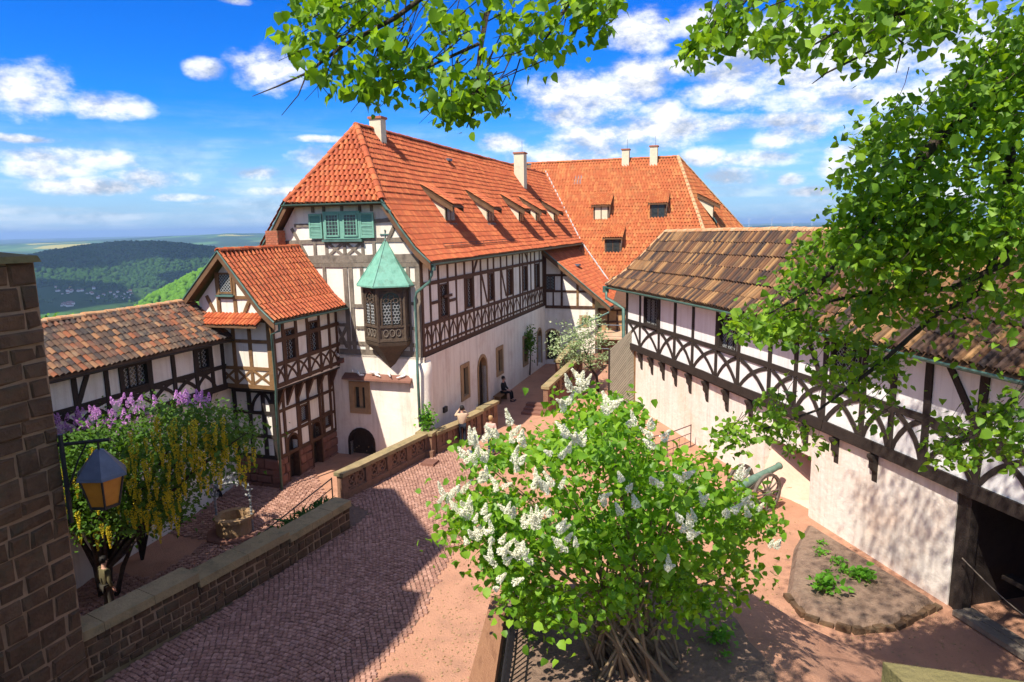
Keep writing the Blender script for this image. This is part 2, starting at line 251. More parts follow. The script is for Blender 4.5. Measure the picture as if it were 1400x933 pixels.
class Wall:                                     # a facade: a runs along it, d is the distance out of it
    def __init__(s, o, ax, n, thing_, mat): s.o = Vector(o); s.ax = Vector(ax); s.n = Vector(n); s.t = thing_; s.mat = mat
    def P(s, a, z, d=0.): return s.o+s.ax*a+s.n*d+Vector((0, 0, z))
    def grid(s, a0, a1, z0, z1, holes=(), d=0., deep=.22, mat=None, name='wall'):
        A = sorted({a0, a1, *[h[0] for h in holes], *[h[2] for h in holes]}); Z = sorted({z0, z1, *[h[1] for h in holes], *[h[3] for h in holes]})
        A = [a for a in A if a0 <= a <= a1]; Z = [z for z in Z if z0 <= z <= z1]; b = MB()
        for i in range(len(A)-1):
            for j in range(len(Z)-1):
                ca, cz = (A[i]+A[i+1])/2, (Z[j]+Z[j+1])/2
                if any(h[0] < ca < h[2] and h[1] < cz < h[3] for h in holes): continue
                b.quad(s.P(A[i], Z[j], d), s.P(A[i+1], Z[j], d), s.P(A[i+1], Z[j+1], d), s.P(A[i], Z[j+1], d))
        for (h0, g0, h1, g1) in holes:
            c = [(h0, g0), (h1, g0), (h1, g1), (h0, g1)]
            for k in range(4):
                p, q = c[k], c[(k+1) % 4]; b.quad(s.P(*p, d), s.P(*q, d), s.P(*q, d-deep), s.P(*p, d-deep))
        return b.obj(name, mat or s.mat, s.t)
    def timber(s, a0, z0, a1, z1, w, mat, pr=.035, name='timber', seg=4):
        return s.bent([(a0+(a1-a0)*i/seg, z0+(z1-z0)*i/seg) for i in range(seg+1)], w, mat, pr, name)
    def bent(s, pts, w, mat, pr=.035, name='timber'):
        pr += rnd(0, .016); b = MB(); n = len(pts); vs_ = []
        for i, (a, z) in enumerate(pts):
            q = pts[min(i+1, n-1)]; p = pts[max(i-1, 0)]; ta, tz = q[0]-p[0], q[1]-p[1]; l = math.hypot(ta, tz) or 1; na, nz_ = -tz/l, ta/l
            w1 = w/2*rnd(.9, 1.1); w2 = w/2*rnd(.9, 1.1); pj = pr+rnd(-.006, .006)
            vs_ += [s.P(a+na*w1, z+nz_*w1, -.06), s.P(a+na*w1, z+nz_*w1, pj), s.P(a-na*w2, z-nz_*w2, pj), s.P(a-na*w2, z-nz_*w2, -.06)]
        fs = []
        for i in range(n-1):
            for k in range(3): fs.append((i*4+k, i*4+k+1, i*4+4+k+1, i*4+4+k))
        fs += [(0, 3, 2, 1), (n*4-4, n*4-3, n*4-2, n*4-1)]
        return b.add(vs_, fs).obj(name, mat, s.t)
    def arc(s, a0, z0, a1, z1, w, mat, sag, pr=.03):         # curved brace
        pts = []; L = math.hypot(a1-a0, z1-z0); na, nz_ = -(z1-z0)/L, (a1-a0)/L
        for i in range(6):
            t = i/5; h = sag*4*t*(1-t); pts.append((a0+(a1-a0)*t+na*h, z0+(z1-z0)*t+nz_*h))
        return s.bent(pts, w, mat, pr)
    def bar(s, b, a0, z0, a1, z1, w, d0, d1):
        ta, tz = a1-a0, z1-z0; l = math.hypot(ta, tz); na, nz_ = -tz/l*w/2, ta/l*w/2
        q = [(a0+na, z0+nz_), (a1+na, z1+nz_), (a1-na, z1-nz_), (a0-na, z0-nz_)]
        b.hexa([s.P(*p, d0) for p in q]+[s.P(*p, d1) for p in q])
    def window(s, a0, z0, a1, z1, fm, d=-.12, lattice=.16, fw_=.07, name='window', mull=1, out=.03, lead=None):
        b = MB(); b.quad(s.P(a0, z0, d), s.P(a1, z0, d), s.P(a1, z1, d), s.P(a0, z1, d)); g = b.obj(name, m_glass, s.t)
        f = MB(); e = rnd(.002, .008)
        for (p, q) in (((a0, z0), (a1, z0)), ((a0, z1), (a1, z1)), ((a0, z0-fw_/2), (a0, z1+fw_/2)), ((a1, z0-fw_/2), (a1, z1+fw_/2))):
            s.bar(f, *p, *q, fw_, d-.03, out+e); e += .003
        for k in range(1, mull+1): a = a0+(a1-a0)*k/(mull+1); s.bar(f, a, z0, a, z1, fw_*.7, d-.02, d+.05)
        f.obj('frame', fm, g)
        if lattice:
            l = MB(); W_, H_ = a1-a0, z1-z0; n = int((W_+H_)/lattice)+1
            for k in range(1, n):
                c = k*lattice
                for sgn in (0, 1):
                    p = (c, 0) if c < W_ else (W_, c-W_); q = (0, c) if c < H_ else (c-H_, H_)
                    if sgn: p = (W_-p[0], p[1]); q = (W_-q[0], q[1])
                    if abs(p[0]-q[0]) > .02: s.bar(l, a0+p[0], z0+p[1], a0+q[0], z0+q[1], .016, d+.004+sgn*.004, d+.014+sgn*.004)
            l.obj('lattice', lead or m_lead, g)
        return g
    def archdoor(s, ac, wd, z0, z1, fm, d=0., ring=.16, leaf=None):
        r = wd/2; zs = z1-r; N = 10
        b = MB(); b.quad(s.P(ac-r, z0, d-.25), s.P(ac+r, z0, d-.25), s.P(ac+r, z1, d-.25), s.P(ac-r, z1, d-.25)); g = b.obj('door', leaf or m_door, s.t)
        arch = [(ac-r*math.cos(math.pi*i/N), zs+r*math.sin(math.pi*i/N)) for i in range(N+1)]
        f = MB()
        pts = [(ac-r, z0), *arch, (ac+r, z0)]
        for i in range(len(pts)-1):
            (pa, pz), (qa, qz) = pts[i], pts[i+1]
            def o_(a, z): return (a+(ring if a > ac else -ring)*(1 if z <= zs else 0), z) if z <= zs else (ac+(a-ac)*(r+ring)/r, zs+(z-zs)*(r+ring)/r)
            oa, ob = o_(pa, pz), o_(qa, qz)
            q = [(pa, pz), (qa, qz), ob, oa]
            f.hexa([s.P(*p, d-.24) for p in q]+[s.P(*p, d+.04+.004*(i % 2)) for p in q])
        f.obj('surround', fm, g)
        sp = MB()                                               # wall between arch and the square opening
        for i in range(N//2):
            for sg in (1, -1):
                (pa, pz), (qa, qz) = arch[i], arch[i+1]
                if sg < 0: pa, qa = 2*ac-pa, 2*ac-qa
                sp.quad(s.P(pa, pz, d-.001), s.P(qa, qz, d-.001), s.P(qa, z1, d-.001), s.P(pa, z1, d-.001))
        sp.obj('spandrel', s.mat, g)
        h = MB(); h.box(0, 1, 0, 1, 0, 1); h.v = []; h.f = []; s.bar(h, ac+r*.6, z0+.42*(z1-z0), ac+r*.75, z0+.42*(z1-z0), .05, d-.25, d-.18); h.obj('handle', m_iron, g)
        return g

# ---- roof tiles
def tile_template(w_, l_, h, kind):
    xs = [-.5, -.28, 0, .28, .5]; hs_ = [0, .75, 1, .75, 0] if kind == 'barrel' else [.35, 1., .8, .15, .0]
    vs_ = []
    for (y, lift) in ((l_, 0.), (0., .03), (0., .0)):
        for x, q in zip(xs, hs_): vs_.append((x*w_, y, q*h+lift-(.0 if y or lift > h*.5 else 0)))
    fs = [(k+5, k+6, k+1, k) for k in range(4)]+[(k+10, k+11, k+6, k+5) for k in range(4)]
    return np.array(vs_), fs
def tiles(roof, MW, S, T, amin, amax, w_, expo, mat, kind='s', h=.045, n_obj=0, skip=None, sag=0., jit=1.):
    tv, fs = tile_template(w_*(.93 if kind == 'barrel' else .97), expo*1.13, h, kind); mats = []; keys = []
    nrow = int(round(T/expo))
    for j in range(nrow):
        t = j*T/nrow; lo, hi = amin(t), amax(t); n = max(1, int(round((hi-lo)/w_)))
        for i in range(n):
            a = lo+(hi-lo)*(i+.5)/n
            if skip and skip(a, t): continue
            p = S(a, t); ea = (S(a+.05, t)-S(a-.05, t)).normalized(); et = (S(a, t+.05)-S(a, t)).normalized(); nn = ea.cross(et)
            if nn.z < 0: ea = -ea; nn = -nn
            ry = rnd(-.02, .02)*jit; p = p+nn*(.012+rnd(0, .014)*jit+.035*noise.noise(p*.45))+et*(rnd(-.014, .014)*jit+.03*noise.noise(p*.8+Vector((9, 0, 0))))
            ea2 = (ea+nn*ry).normalized(); n2 = ea2.cross(et)
            mats.append((ea2, et, n2, p))
            wp = MW @ p; x, y, k = proj(wp); vis = k > 0 and -10 < x < 1410 and -10 < y < 943 and (MW.to_3x3() @ n2).dot(Vector(CAM)-wp) > 0
            keys.append(k if vis else 1e9)
    order = np.argsort(keys); single = set(int(i) for i in order[:n_obj] if keys[i] < 1e8)
    me = None
    if single:
        b = MB(); b.add([tuple(v) for v in tv], fs); me = b.mesh(mat)
    rest = []
    for i, (ea, et, nn, p) in enumerate(mats):
        if i in single: link('tile', me, roof, Matrix(((ea.x, et.x, nn.x, p.x), (ea.y, et.y, nn.y, p.y), (ea.z, et.z, nn.z, p.z), (0, 0, 0, 1))))
        else: rest.append(np.array([ea, et, nn, p]))
    if rest:
        A = np.array(rest); V = np.einsum('kj,njc->nkc', tv, A[:, :3])+A[:, 3][:, None, :]
        o = npmesh('tiling', V, fs, mat, roof); struct(o, 'stuff')
def ridge(roof, p, q, mat, r=.13, l_=.42, up_=Vector((0, 0, 1))):
    p, q = Vector(p), Vector(q); n = max(1, int((q-p).length/l_)); t = (q-p).normalized(); s_ = t.cross(up_).normalized(); u_ = s_.cross(t)
    b = MB(); N = 6; ln = (q-p).length/n
    for k in range(N+1):
        a = math.pi*k/N; b.v += [(math.cos(a)*r, 0, math.sin(a)*r*.9), (math.cos(a)*r*.88, ln*1.1, math.sin(a)*r*.8-.01), (math.cos(a)*r*.85, 0, math.sin(a)*r*.7-.02)]
    for k in range(N): b.f += [(3*k, 3*k+3, 3*k+4, 3*k+1), (3*k+2, 3*k+5, 3*k+3, 3*k)]
    me = b.mesh(mat)
    for i in range(n):
        o = p+t*ln*i+u_*rnd(-.01, .015)
        link('ridge_tile', me, roof, Matrix(((s_.x, t.x, u_.x, o.x), (s_.y, t.y, u_.y, o.y), (s_.z, t.z, u_.z, o.z), (0, 0, 0, 1))))
def profile(pts):                                # pts: (x, z) from the eave upwards -> function of the distance up the slope
    L = [0.]
    for a, b in zip(pts, pts[1:]): L.append(L[-1]+math.hypot(b[0]-a[0], b[1]-a[1]))
    def f(t):
        for i in range(len(pts)-1):
            if t <= L[i+1] or i == len(pts)-2:
                k = (t-L[i])/(L[i+1]-L[i]); return pts[i][0]+(pts[i+1][0]-pts[i][0])*k, pts[i][1]+(pts[i+1][1]-pts[i][1])*k
    return f, L[-1]
def slab(b, poly, th):                           # poly: roof outline (3D); thickened downwards
    b.prism([Vector(p)-Vector((0, 0, th)) for p in poly], (0, 0, th-.012))
def gutter(t, p, q, r=.075, mat=None):
    b = MB(); p, q = Vector(p), Vector(q); t_ = (q-p).normalized(); s_ = t_.cross(Vector((0, 0, 1))).normalized(); N = 6; vs_ = []
    for o in (p, q):
        for rr in (r, r*.8):
            for k in range(N+1): a = math.pi+math.pi*k/N; vs_.append(o+s_*math.cos(a)*rr+Vector((0, 0, math.sin(a)*rr)))
    n = N+1; fs = [(k, k+1, 2*n+k+1, 2*n+k) for k in range(N)]+[(n+k+1, n+k, 3*n+k, 3*n+k+1) for k in range(N)]+[(0, n, 3*n, 2*n), (N, 2*n+N, 3*n+N, n+N)]
    return b.add(vs_, fs).obj('gutter', mat or m_gutter, t)
def pipe(t, pts, r=.055, mat=None, name='downpipe'):
    o = MB().tube(pts, r, 8).obj(name, mat or m_gutter, t, True); return o

HK = onz(583, 616); HA = R(-18)                                   # corner of the main house, shared axes of the left-hand buildings
HM = Matrix.Translation(HK) @ Matrix.Rotation(HA, 4, 'Z')
HMI = HM.inverted()
def H(u, v, z=0.): return HM @ Vector((u, v, z))
GK = onz(1290, 818, .2); GK.z = 0; GA = R(12.5)                   # near end of the right-hand gallery
GM = Matrix.Translation(GK) @ Matrix.Rotation(GA, 4, 'Z')
def G(x, s, z=0.): return GM @ Vector((x, s, z))

# ================================================================ ground
def pix_path(pts, z=0): return [onz(x, y, z) for x, y in pts]
# far land: one sheet with hills, out to the horizon
def sstep(a, b, x): t = min(1, max(0, (x-a)/(b-a))); return t*t*(3-2*t)
def interp(x, P):
    if x <= P[0][0]: return P[0][1]
    for (a, b), (c, d) in zip(P, P[1:]):
        if x <= c: return b+(d-b)*(x-a)/(c-a)
    return P[-1][1]
def land(az, r):                                 # az in degrees, clockwise from +Y
    x, y = r*math.sin(R(az)), r*math.cos(R(az))
    h = -3-.55*max(0, r-58); h = max(h, -195)
    if r < 58: return -3.
    h += sstep(900, 4200, r)*interp(az, [(-60, 0), (-10, 10), (5, 90), (40, 90)])
    crest = interp(az, [(-60, -120), (-40, -95), (-36, -84), (-34.5, -66), (-32, -44), (-29.5, -34), (-27, -38), (-24.5, -54), (-22, -74), (-20, -84), (-18, -78), (-10, -60), (0, -120), (10, -180)])
    k = math.exp(-((r-3000)/430)**2)
    h = h*(1-k)+crest*k if crest > h else h
    sp = interp(az, [(-36, -200), (-32, -140), (-28, -82), (-25.5, -58), (-23.7, -44), (-20, -30), (-10, -30), (0, -90), (12, -190)])
    k = math.exp(-((r-1080)/230)**2)
    h = h*(1-k)+sp*k if sp > h else h
    f = sstep(4500, 9500, r)*(1-sstep(9800, 15500, r)*.5)
    far = interp(az, [(-60, -130), (-39, -105), (-34, -88), (-29, -58), (-25, -28), (-22.5, -12), (-20, -26), (-16, -40), (0, -60), (12, -60), (20, -34), (30, -40), (60, -60)])
    h = h*(1-f)+far*f
    h += sstep(9500, 22000, r)*interp(az, [(-60, 60), (-5, 20), (10, 50), (40, 50)])
    n = noise.noise(Vector((x/900, y/900, 0)))*14*sstep(1200, 3000, r)+noise.noise(Vector((x/220, y/220, 5)))*6*sstep(150, 700, r)+noise.noise(Vector((x/2600, y/1500, 9)))*55*sstep(4500, 7000, r)*(1-sstep(9000, 14000, r))
    return h+n
azs = list(np.arange(-50, 50.01, .4))+list(np.arange(54, 306, 6)); rs = [0, 30, 57]+list(np.geomspace(60, 26000, 130))
b = MB()
for r_ in rs:
    for a in azs: b.v.append((r_*math.sin(R(a)), r_*math.cos(R(a)), land(a if a < 180 else a-360, r_)))
na = len(azs)
for i in range(len(rs)-1):
    for k in range(na):
        k2 = (k+1) % na; b.f.append((i*na+k, i*na+k2, (i+1)*na+k2, (i+1)*na+k))
mt = bpy.data.materials.new('far_land'); mt.use_nodes = True; nt = mt.node_tree; nd = nt.nodes; L = nt.links.new
bs = nd['Principled BSDF']; bs.inputs['Roughness'].default_value = 1; bs.inputs['Specular IOR Level'].default_value = 0
g = nd.new('ShaderNodeNewGeometry'); vo = nd.new('ShaderNodeTexVoronoi'); L(g.outputs['Position'], vo.inputs['Vector']); vo.inputs['Scale'].default_value = .0024; vo.inputs['Randomness'].default_value = .9
sp_ = nd.new('ShaderNodeSeparateColor'); L(vo.outputs['Color'], sp_.inputs[0]); ramp = nd.new('ShaderNodeValToRGB'); L(sp_.outputs[0], ramp.inputs[0])
for i, (p, c) in enumerate([(0, (.035, .075, .022)), (.35, (.055, .13, .025)), (.6, (.09, .19, .035)), (.88, (.14, .20, .06)), (.94, (.42, .36, .04)), (1, (.45, .38, .05))]):
    e = ramp.color_ramp.elements[i] if i < 2 else ramp.color_ramp.elements.new(p); e.position = p; e.color = (*c, 1)
ramp.color_ramp.interpolation = 'CONSTANT'
nz = nd.new('ShaderNodeTexNoise'); L(g.outputs['Position'], nz.inputs['Vector']); nz.inputs['Scale'].default_value = .0011; nz.inputs['Detail'].default_value = 6
st_ = nd.new('ShaderNodeMapRange'); L(nz.outputs[0], st_.inputs['Value']); st_.inputs['From Min'].default_value = .46; st_.inputs['From Max'].default_value = .50
wo_ = nd.new('ShaderNodeTexNoise'); L(g.outputs['Position'], wo_.inputs['Vector']); wo_.inputs['Scale'].default_value = .05; wo_.inputs['Detail'].default_value = 4
wr = nd.new('ShaderNodeValToRGB'); L(wo_.outputs[0], wr.inputs[0]); wr.color_ramp.elements[0].color = (.012, .03, .01, 1); wr.color_ramp.elements[1].color = (.05, .10, .02, 1); wr.color_ramp.elements[0].position = .3; wr.color_ramp.elements[1].position = .7
mm = nd.new('ShaderNodeMixRGB'); L(st_.outputs[0], mm.inputs[0]); L(ramp.outputs[0], mm.inputs[1]); L(wr.outputs[0], mm.inputs[2]); L(mm.outputs[0], bs.inputs['Base Color'])
struct(b.obj('terrain', mt, None, True))

# woods on the far hills: crowns too many to count
ico_v = []; phi = (1+5**.5)/2
for s1 in (-1, 1):
    for s2 in (-1, 1): ico_v += [(0, s1, s2*phi), (s1, s2*phi, 0), (s2*phi, 0, s1)]
ico_v = np.array(ico_v)/math.sqrt(1+phi*phi)
ico_f = []
for i in range(12):
    for j in range(i+1, 12):
        for k in range(j+1, 12):
            if all(np.linalg.norm(ico_v[p]-ico_v[q]) < 1.1 for p, q in ((i, j), (j, k), (i, k))):
                ico_f.append((i, j, k) if np.dot(np.cross(ico_v[j]-ico_v[i], ico_v[k]-ico_v[i]), ico_v[i]) > 0 else (i, k, j))
def wood(name, label, n, azr, rr, size, mat, ok):
    Vs = []
    for _ in range(n):
        a, r_ = rnd(*azr), rnd(*rr)
        if not ok(a, r_): continue
        s_ = rnd(*size); z = land(a, r_); c = np.array([r_*math.sin(R(a)), r_*math.cos(R(a)), z+s_*.5])
        Vs.append(ico_v*np.array([s_, s_, s_*rnd(.9, 1.4)])*rng.uniform(.75, 1.25, (12, 1))+c)
    o = npmesh(name, np.array(Vs), ico_f, mat, None, True); struct(o, 'stuff'); o['label'] = label
m_shadewood = M('shaded_forest', [(.010, .028, .008), (.034, .078, .016), (.018, .046, .011)], .02, 1., island=.6, spec=0)  # dark green also carries the cloud shade on this hill
m_decid = M('spring_forest', [(.05, .13, .018), (.10, .21, .026), (.075, .17, .02)], .05, 1., island=.6, spec=0)
m_mixed = M('mixed_forest', [(.03, .075, .016), (.06, .13, .02)], .02, 1., island=.6, spec=0)
wood('wooded_hill', 'dark wooded ridge beyond the valley', 9000, (-40, -16), (2380, 3250), (5, 9), m_shadewood, lambda a, r_: land(a, r_) > -158+20*noise.noise(Vector((a, r_/300, 0))))
wood('wooded_spur', 'bright spring wood on the near spur', 3600, (-36, -18), (820, 1180), (3.2, 5.5), m_decid, lambda a, r_: land(a, r_) > -150)
wood('valley_trees', 'scattered trees on the valley floor', 900, (-40, -20), (1500, 2420), (3, 6), m_mixed, lambda a, r_: noise.noise(Vector((a*.5, r_/160, 3))) > .05)

# courtyard: level path, lower court, terrace with an earth bank
b = MB(); P = [H(-.62, -5.95, 0), H(1.2, -17.5), onz(700, 1050), Vector((6, 7, 0)), Vector((15, 8, 0)), G(4, -6), G(4, 22), H(9, 32), H(0, 32), H(0, -.5), H(.3, -.6)]
path_outline = P; path = struct(b.add([(p.x, p.y, 0) for p in P], [tuple(range(len(P)))]).obj('courtyard_path', m_dirt))
# setts in curved rows on the left half of the path
edge = [onz(x, y) for x, y in ((655, 640), (648, 690), (628, 748), (600, 790), (575, 850), (530, 900), (490, 960))]
def inside(x, y):
    q = HMI @ Vector((x, y, 0)); pu = interp(q.y, [(-17, -.30), (-13.45, .24), (-7.8, 1.0), (-6.6, 1.0), (-5.9, -.42), (-.3, .62), (1.5, 1.1)])
    if q.x < pu or q.y > 1.2: return False
    ex = interp(-y, [(-e.y, e.x) for e in edge]); return x < ex+.12*noise.noise(Vector((y*2, 0, 0)))+rnd(-.04, .04)
def setts(parent, inside_, x0, x1, y0, y1, z, size, rot, n_obj, W_=3.6):
    tv = np.array([(-.5, -.5, -.3), (.5, -.5, -.3), (.5, .5, -.3), (-.5, .5, -.3), (-.48, -.48, .02), (.48, -.48, .02), (.48, .48, .02), (-.48, .48, .02), (-.36, -.36, .14), (.36, -.36, .14), (.36, .36, .14), (-.36, .36, .14)])
    fs = [(8, 9, 10, 11)]+[(k, (k+1) % 4, (k+1) % 4+4, k+4) for k in range(4)]+[(4+k, 4+(k+1) % 4, 8+(k+1) % 4, 8+k) for k in range(4)]
    items = []; c, s_ = math.cos(rot), math.sin(rot); ny = int((y1-y0)/size); nx = int((x1-x0)/size)
    for j in range(ny):
        for i in range(nx):
            gx = x0+(i+.5*(j % 2))*size+rnd(-.012, .012); ph = ((gx/W_) % 1.)-.5
            gy = y0+j*size+W_*.11*(1-4*ph*ph)+rnd(-.014, .014)+.07*noise.noise(Vector((gx*.7, j*.08, 0))); sl_ = -W_*.11*8*ph/W_
            x, y = gx*c-gy*s_, gx*s_+gy*c
            if not inside_(x, y): continue
            items.append((x, y, rot+math.atan(sl_)+rnd(-.06, .06), size*rnd(.86, .97), size*rnd(.84, .95)*math.cos(math.atan(sl_))**.5, rnd(-.008, .01)))
    zf = z if callable(z) else (lambda x, y: z)
    ks = []
    for it in items:
        X, Y, k = proj((it[0], it[1], zf(it[0], it[1]))); ks.append(k if -5 < X < 1405 and -5 < Y < 938 else 1e9)
    order = np.argsort(ks)[:n_obj]; single = set(int(i) for i in order); bm_ = MB(); bm_.add([tuple(v*np.array([1, 1, .12])) for v in tv], fs); me = bm_.mesh(m_sett); rest = []
    for i, (x, y, a, sx_, sy_, dz) in enumerate(items):
        zz = zf(x, y)+dz+.02
        if i in single: link('sett', me, parent, Matrix.Translation((x, y, zz)) @ Matrix.Rotation(a, 4, 'Z') @ Matrix.Diagonal((sx_, sy_, 1, 1)))
        else:
            ca, sa = math.cos(a), math.sin(a); q = tv*np.array([sx_, sy_, .12]); rest.append(np.stack([q[:, 0]*ca-q[:, 1]*sa+x, q[:, 0]*sa+q[:, 1]*ca+y, q[:, 2]+zz], 1))
    struct(npmesh('sett_paving', np.array(rest), fs, m_sett, parent), 'stuff')
jp = MB(); ol = [H(.95, -7.8), H(.2, -13.4), H(-.4, -17.3)]+[onz(470, 1000)]+[Vector((e.x-.06, e.y, 0)) for e in edge[::-1]]+[H(1.0, 1.0), H(.6, -.3), H(-.45, -5.9)]
struct(jp.add([(p.x, p.y, .004) for p in ol], [tuple(range(len(ol)))]).obj('sett_bed', m_joint, path))
setts(path, inside, -14, 6, 4, 34, 0., .122, R(-14), 300)
# lower court
def lowz(x, y): q = HMI @ Vector((x, y, 0)); return interp(q.y, [(-17, -1.5), (-8, -1.05), (-4, -.55), (0, -.45), (4, -.4)])
b = MB(); vv = [-19, -14, -11, -8, -6, -4, -2, 0, .2]
for v in vv: b.v += [tuple(H(-7.5, v, 0).xy)+(lowz(*H(-7.5, v).xy)-.02,), tuple(H(interp(v, [(-17, -.6), (-13, .0), (-7.8, .7), (-6, -.5), (.2, .2)]), v, 0).xy)+(lowz(*H(0, v).xy)-.02,)]
for i in range(len(vv)-1): b.f.append((2*i, 2*i+1, 2*i+3, 2*i+2))
low = struct(b.obj('lower_court', m_dirt))
def in_low(x, y):
    q = HMI @ Vector((x, y, 0)); return -6.4 < q.x < interp(q.y, [(-16, -3.6), (-10, -2.9), (-6, -2.6), (-4.6, -1.6), (0, -.4)]) and -15 < q.y < (-.1 if q.x > -4.4 else -4.3) and not (q.x < -4.6 and -10.5 < q.y < -8)
setts(low, in_low, -20, 4, 4, 34, lowz, .16, R(25), 0)
# terrace: heightfield (soil on top, gravel bank falling to the path)
TZ = 3.0; tb = [onz(676, 812, TZ), onz(645, 933, TZ)]; t0, t1 = tb
tdir = (t1-t0).normalized()
def terr(x, y):
    dx = max(0, x-4.4+.12*(y-8)); dy = max(0, y-11.6)
    d = min(1, math.hypot(dx/5.4, dy/3.4)); return TZ*(1-d)*(1-.25*d)+.08*noise.noise(Vector((x*.9, y*.9, 0)))*(1-d)
b = MB(); NX, NY = 60, 60
for j in range(NY+1):
    y = 2.2+(15.2-2.2)*j/NY; xl = t0.x+(t1.x-t0.x)/(t1.y-t0.y)*(y-t0.y)+.16
    if y > t0.y: xl = t0.x+.16+(y-t0.y)*.25
    for i in range(NX+1): x = xl+(10.0-xl)*i/NX; b.v.append((x, y, terr(x, y)+.006))
for j in range(NY):
    for i in range(NX): k = j*(NX+1)+i; b.f.append((k, k+1, k+NX+2, k+NX+1))
mt2 = M('terrace_soil', [(.10, .062, .042), (.25, .165, .115), (.16, .105, .075)], 2.4, .95, 1., 16, detail=9)
terrace = struct(b.obj('terrace', m_dirt, None, True))
b = MB()
for j in range(31):
    y = 2.4+(11.6-2.4)*j/30; xl = t0.x+(t1.x-t0.x)/(t1.y-t0.y)*(y-t0.y)+.2
    if y > t0.y: xl = t0.x+.2+(y-t0.y)*.25
    for i in range(25): x = xl+(3.75-.1*(y-9)+.12*noise.noise(Vector((y*2, 1, 0)))-xl)*i/24; b.v.append((x, y, terr(x, y)+.03+.02*noise.noise(Vector((x*5, y*5, 2)))))
for j in range(30):
    for i in range(24): k = j*25+i; b.f.append((k, k+1, k+26, k+25))
struct(b.obj('garden_bed', mt2, None, True))
b = MB(); q0 = t0+Vector((-.0, 0, 0)); q1 = Vector((t0.x+(t1.x-t0.x)/(t1.y-t0.y)*(2.2-t0.y), 2.2, 0))
b.prism([(q0.x+.03, q0.y, -.05), (q0.x+.4, q0.y, -.05), (q1.x+.4, q1.y, -.05), (q1.x+.03, q1.y, -.05)], (0, 0, TZ+.02))
tag(b.obj('retaining_wall', m_stone), 'stone retaining wall under the timber beam beside the path', 'wall')
bz = TZ+.3; c0, c1, c2, c3 = onz(672, 815, bz), onz(694, 815, bz), onz(676, 933, bz), onz(640, 933, bz); c2 = c1+(c2-c1)*2.2; c3 = c0+(c3-c0)*2.2
b = MB(); b.prism([c-Vector((0, 0, .28)) for c in (c0, c1, c2, c3)], (0, 0, .28))
tag(b.obj('timber_beam', m_beam), 'long red brown timber beam lying on the terrace edge', 'beam')

# ================================================================ main house
X, Y_, Z_ = Vector((1, 0, 0)), Vector((0, 1, 0)), Vector((0, 0, 1))
mh = thing('main_house', 'large half-timbered house with orange hipped roof and green copper oriel', 'house', HK, HA)
g_ = Wall((0, 0, 0), X, -Y_, mh, m_gable); l_ = Wall((0, 0, 0), Y_, X, mh, m_white)
RU, RZ = -3.65, 14.0
# plaster walls
gw = [(-3.45, 1.6, -2.67, 2.8)]; gd = (-3.1, 1.16, -.7, .72)
g_.grid(-7.4, 0, 4.1, 8.25, [(-5.6, 5.4, -5.2, 6.6)], name='wall')
g_.grid(-7.4, .12, -1.2, 4.1, [gw[0], (gd[0]-gd[1]/2, gd[2], gd[0]+gd[1]/2, gd[3])], d=.10, mat=m_pink)
b = MB(); b.prism([(-7.4, 0, 8.25), (0, 0, 8.25), (-1.6, 0, 10.62), (-5.75, 0, 10.62)], (0, .2, 0)); b.obj('wall', m_gable, mh)
b = MB(); b.box(-7.4, .1, -.1, .02, 4.02, 4.1); b.obj('ledge', m_pink, mh)
uw = [(1.97, 5.55, 2.80, 7.0), (5.15, 5.6, 5.95, 7.05), (8.42, 5.62, 9.1, 7.05), (11.65, 5.6, 12.4, 7.05), (14.65, 5.55, 15.5, 7.05), (17.45, 5.5, 18.3, 7.05)]
lw = [(3.9, 1.3, 4.8, 2.9), (9.1, 1.4, 10.05, 2.85), (14.1, .95, 15.0, 2.7)]; ld = [(6.8, 1.15, .02, 2.85), (17.85, 1.0, .3, 2.65)]
l_.grid(0, 32, 4.1, 8.3, uw)
l_.grid(-.0, 32, -.6, 4.1, lw+[(a-w_/2, z0, a+w_/2, z1) for a, w_, z0, z1 in ld], d=.12, mat=m_pink)
b = MB(); b.quad((-7.4, 0, -1.2), (-7.4, 0, 9), (-7.4, 33, 9), (-7.4, 33, -1.2)); b.quad((-7.3, .3, 8.2), (-.3, .3, 8.2), (-.3, 33, 8.2), (-7.3, 33, 8.2)); b.obj('rear_wall', m_white, mh)
b = MB(); b.quad((-.5, .3, 0), (-.5, 33, 0), (-.5, 33, 8), (-.5, .3, 8)); b.quad((-7.3, .5, -1), (-.5, .5, -1), (-.5, .5, 8), (-7.3, .5, 8)); b.obj('light_stop', m_dark, mh)  # near-black sheets added behind the facades, stop light leaking in
# gable framing
G1 = m_tim_g
for (a0, z0, a1, z1, w_) in [(-7.4, 8.22, .02, 8.3, .34), (-7.4, 7.98, .02, 8.03, .17), (-6.9, 8.98, -.35, 9.07, .19), (-5.9, 9.72, -5.05, 9.72, .15), (-1.95, 9.84, -1.0, 9.9, .16), (-7.4, 4.2, 0, 4.24, .24), (-7.4, 6.2, -3.6, 6.25, .15), (-3.3, 6.25, -2.5, 6.25, .15), (-.6, 7.25, 0, 7.25, .13), (-.6, 6.4, 0, 6.38, .13), (-.5, 5.35, 0, 5.33, .13), (-3.1, 5.3, -2.5, 5.3, .14), (-4.1, 5.4, -3.4, 5.4, .14), (-4.1, 4.6, -.2, 4.62, .16)]:
    g_.timber(a0, z0, a1, z1, w_, G1, seg=8)
for a in (-4.92, -4.38, -3.5, -2.64, -2.08): g_.timber(a, 10.25, a, 10.62, .13, G1, seg=2)
for a in (-4.93, -4.35, -3.46, -2.59, -2.04): g_.timber(a, 8.35, a, 8.97, .14, G1)
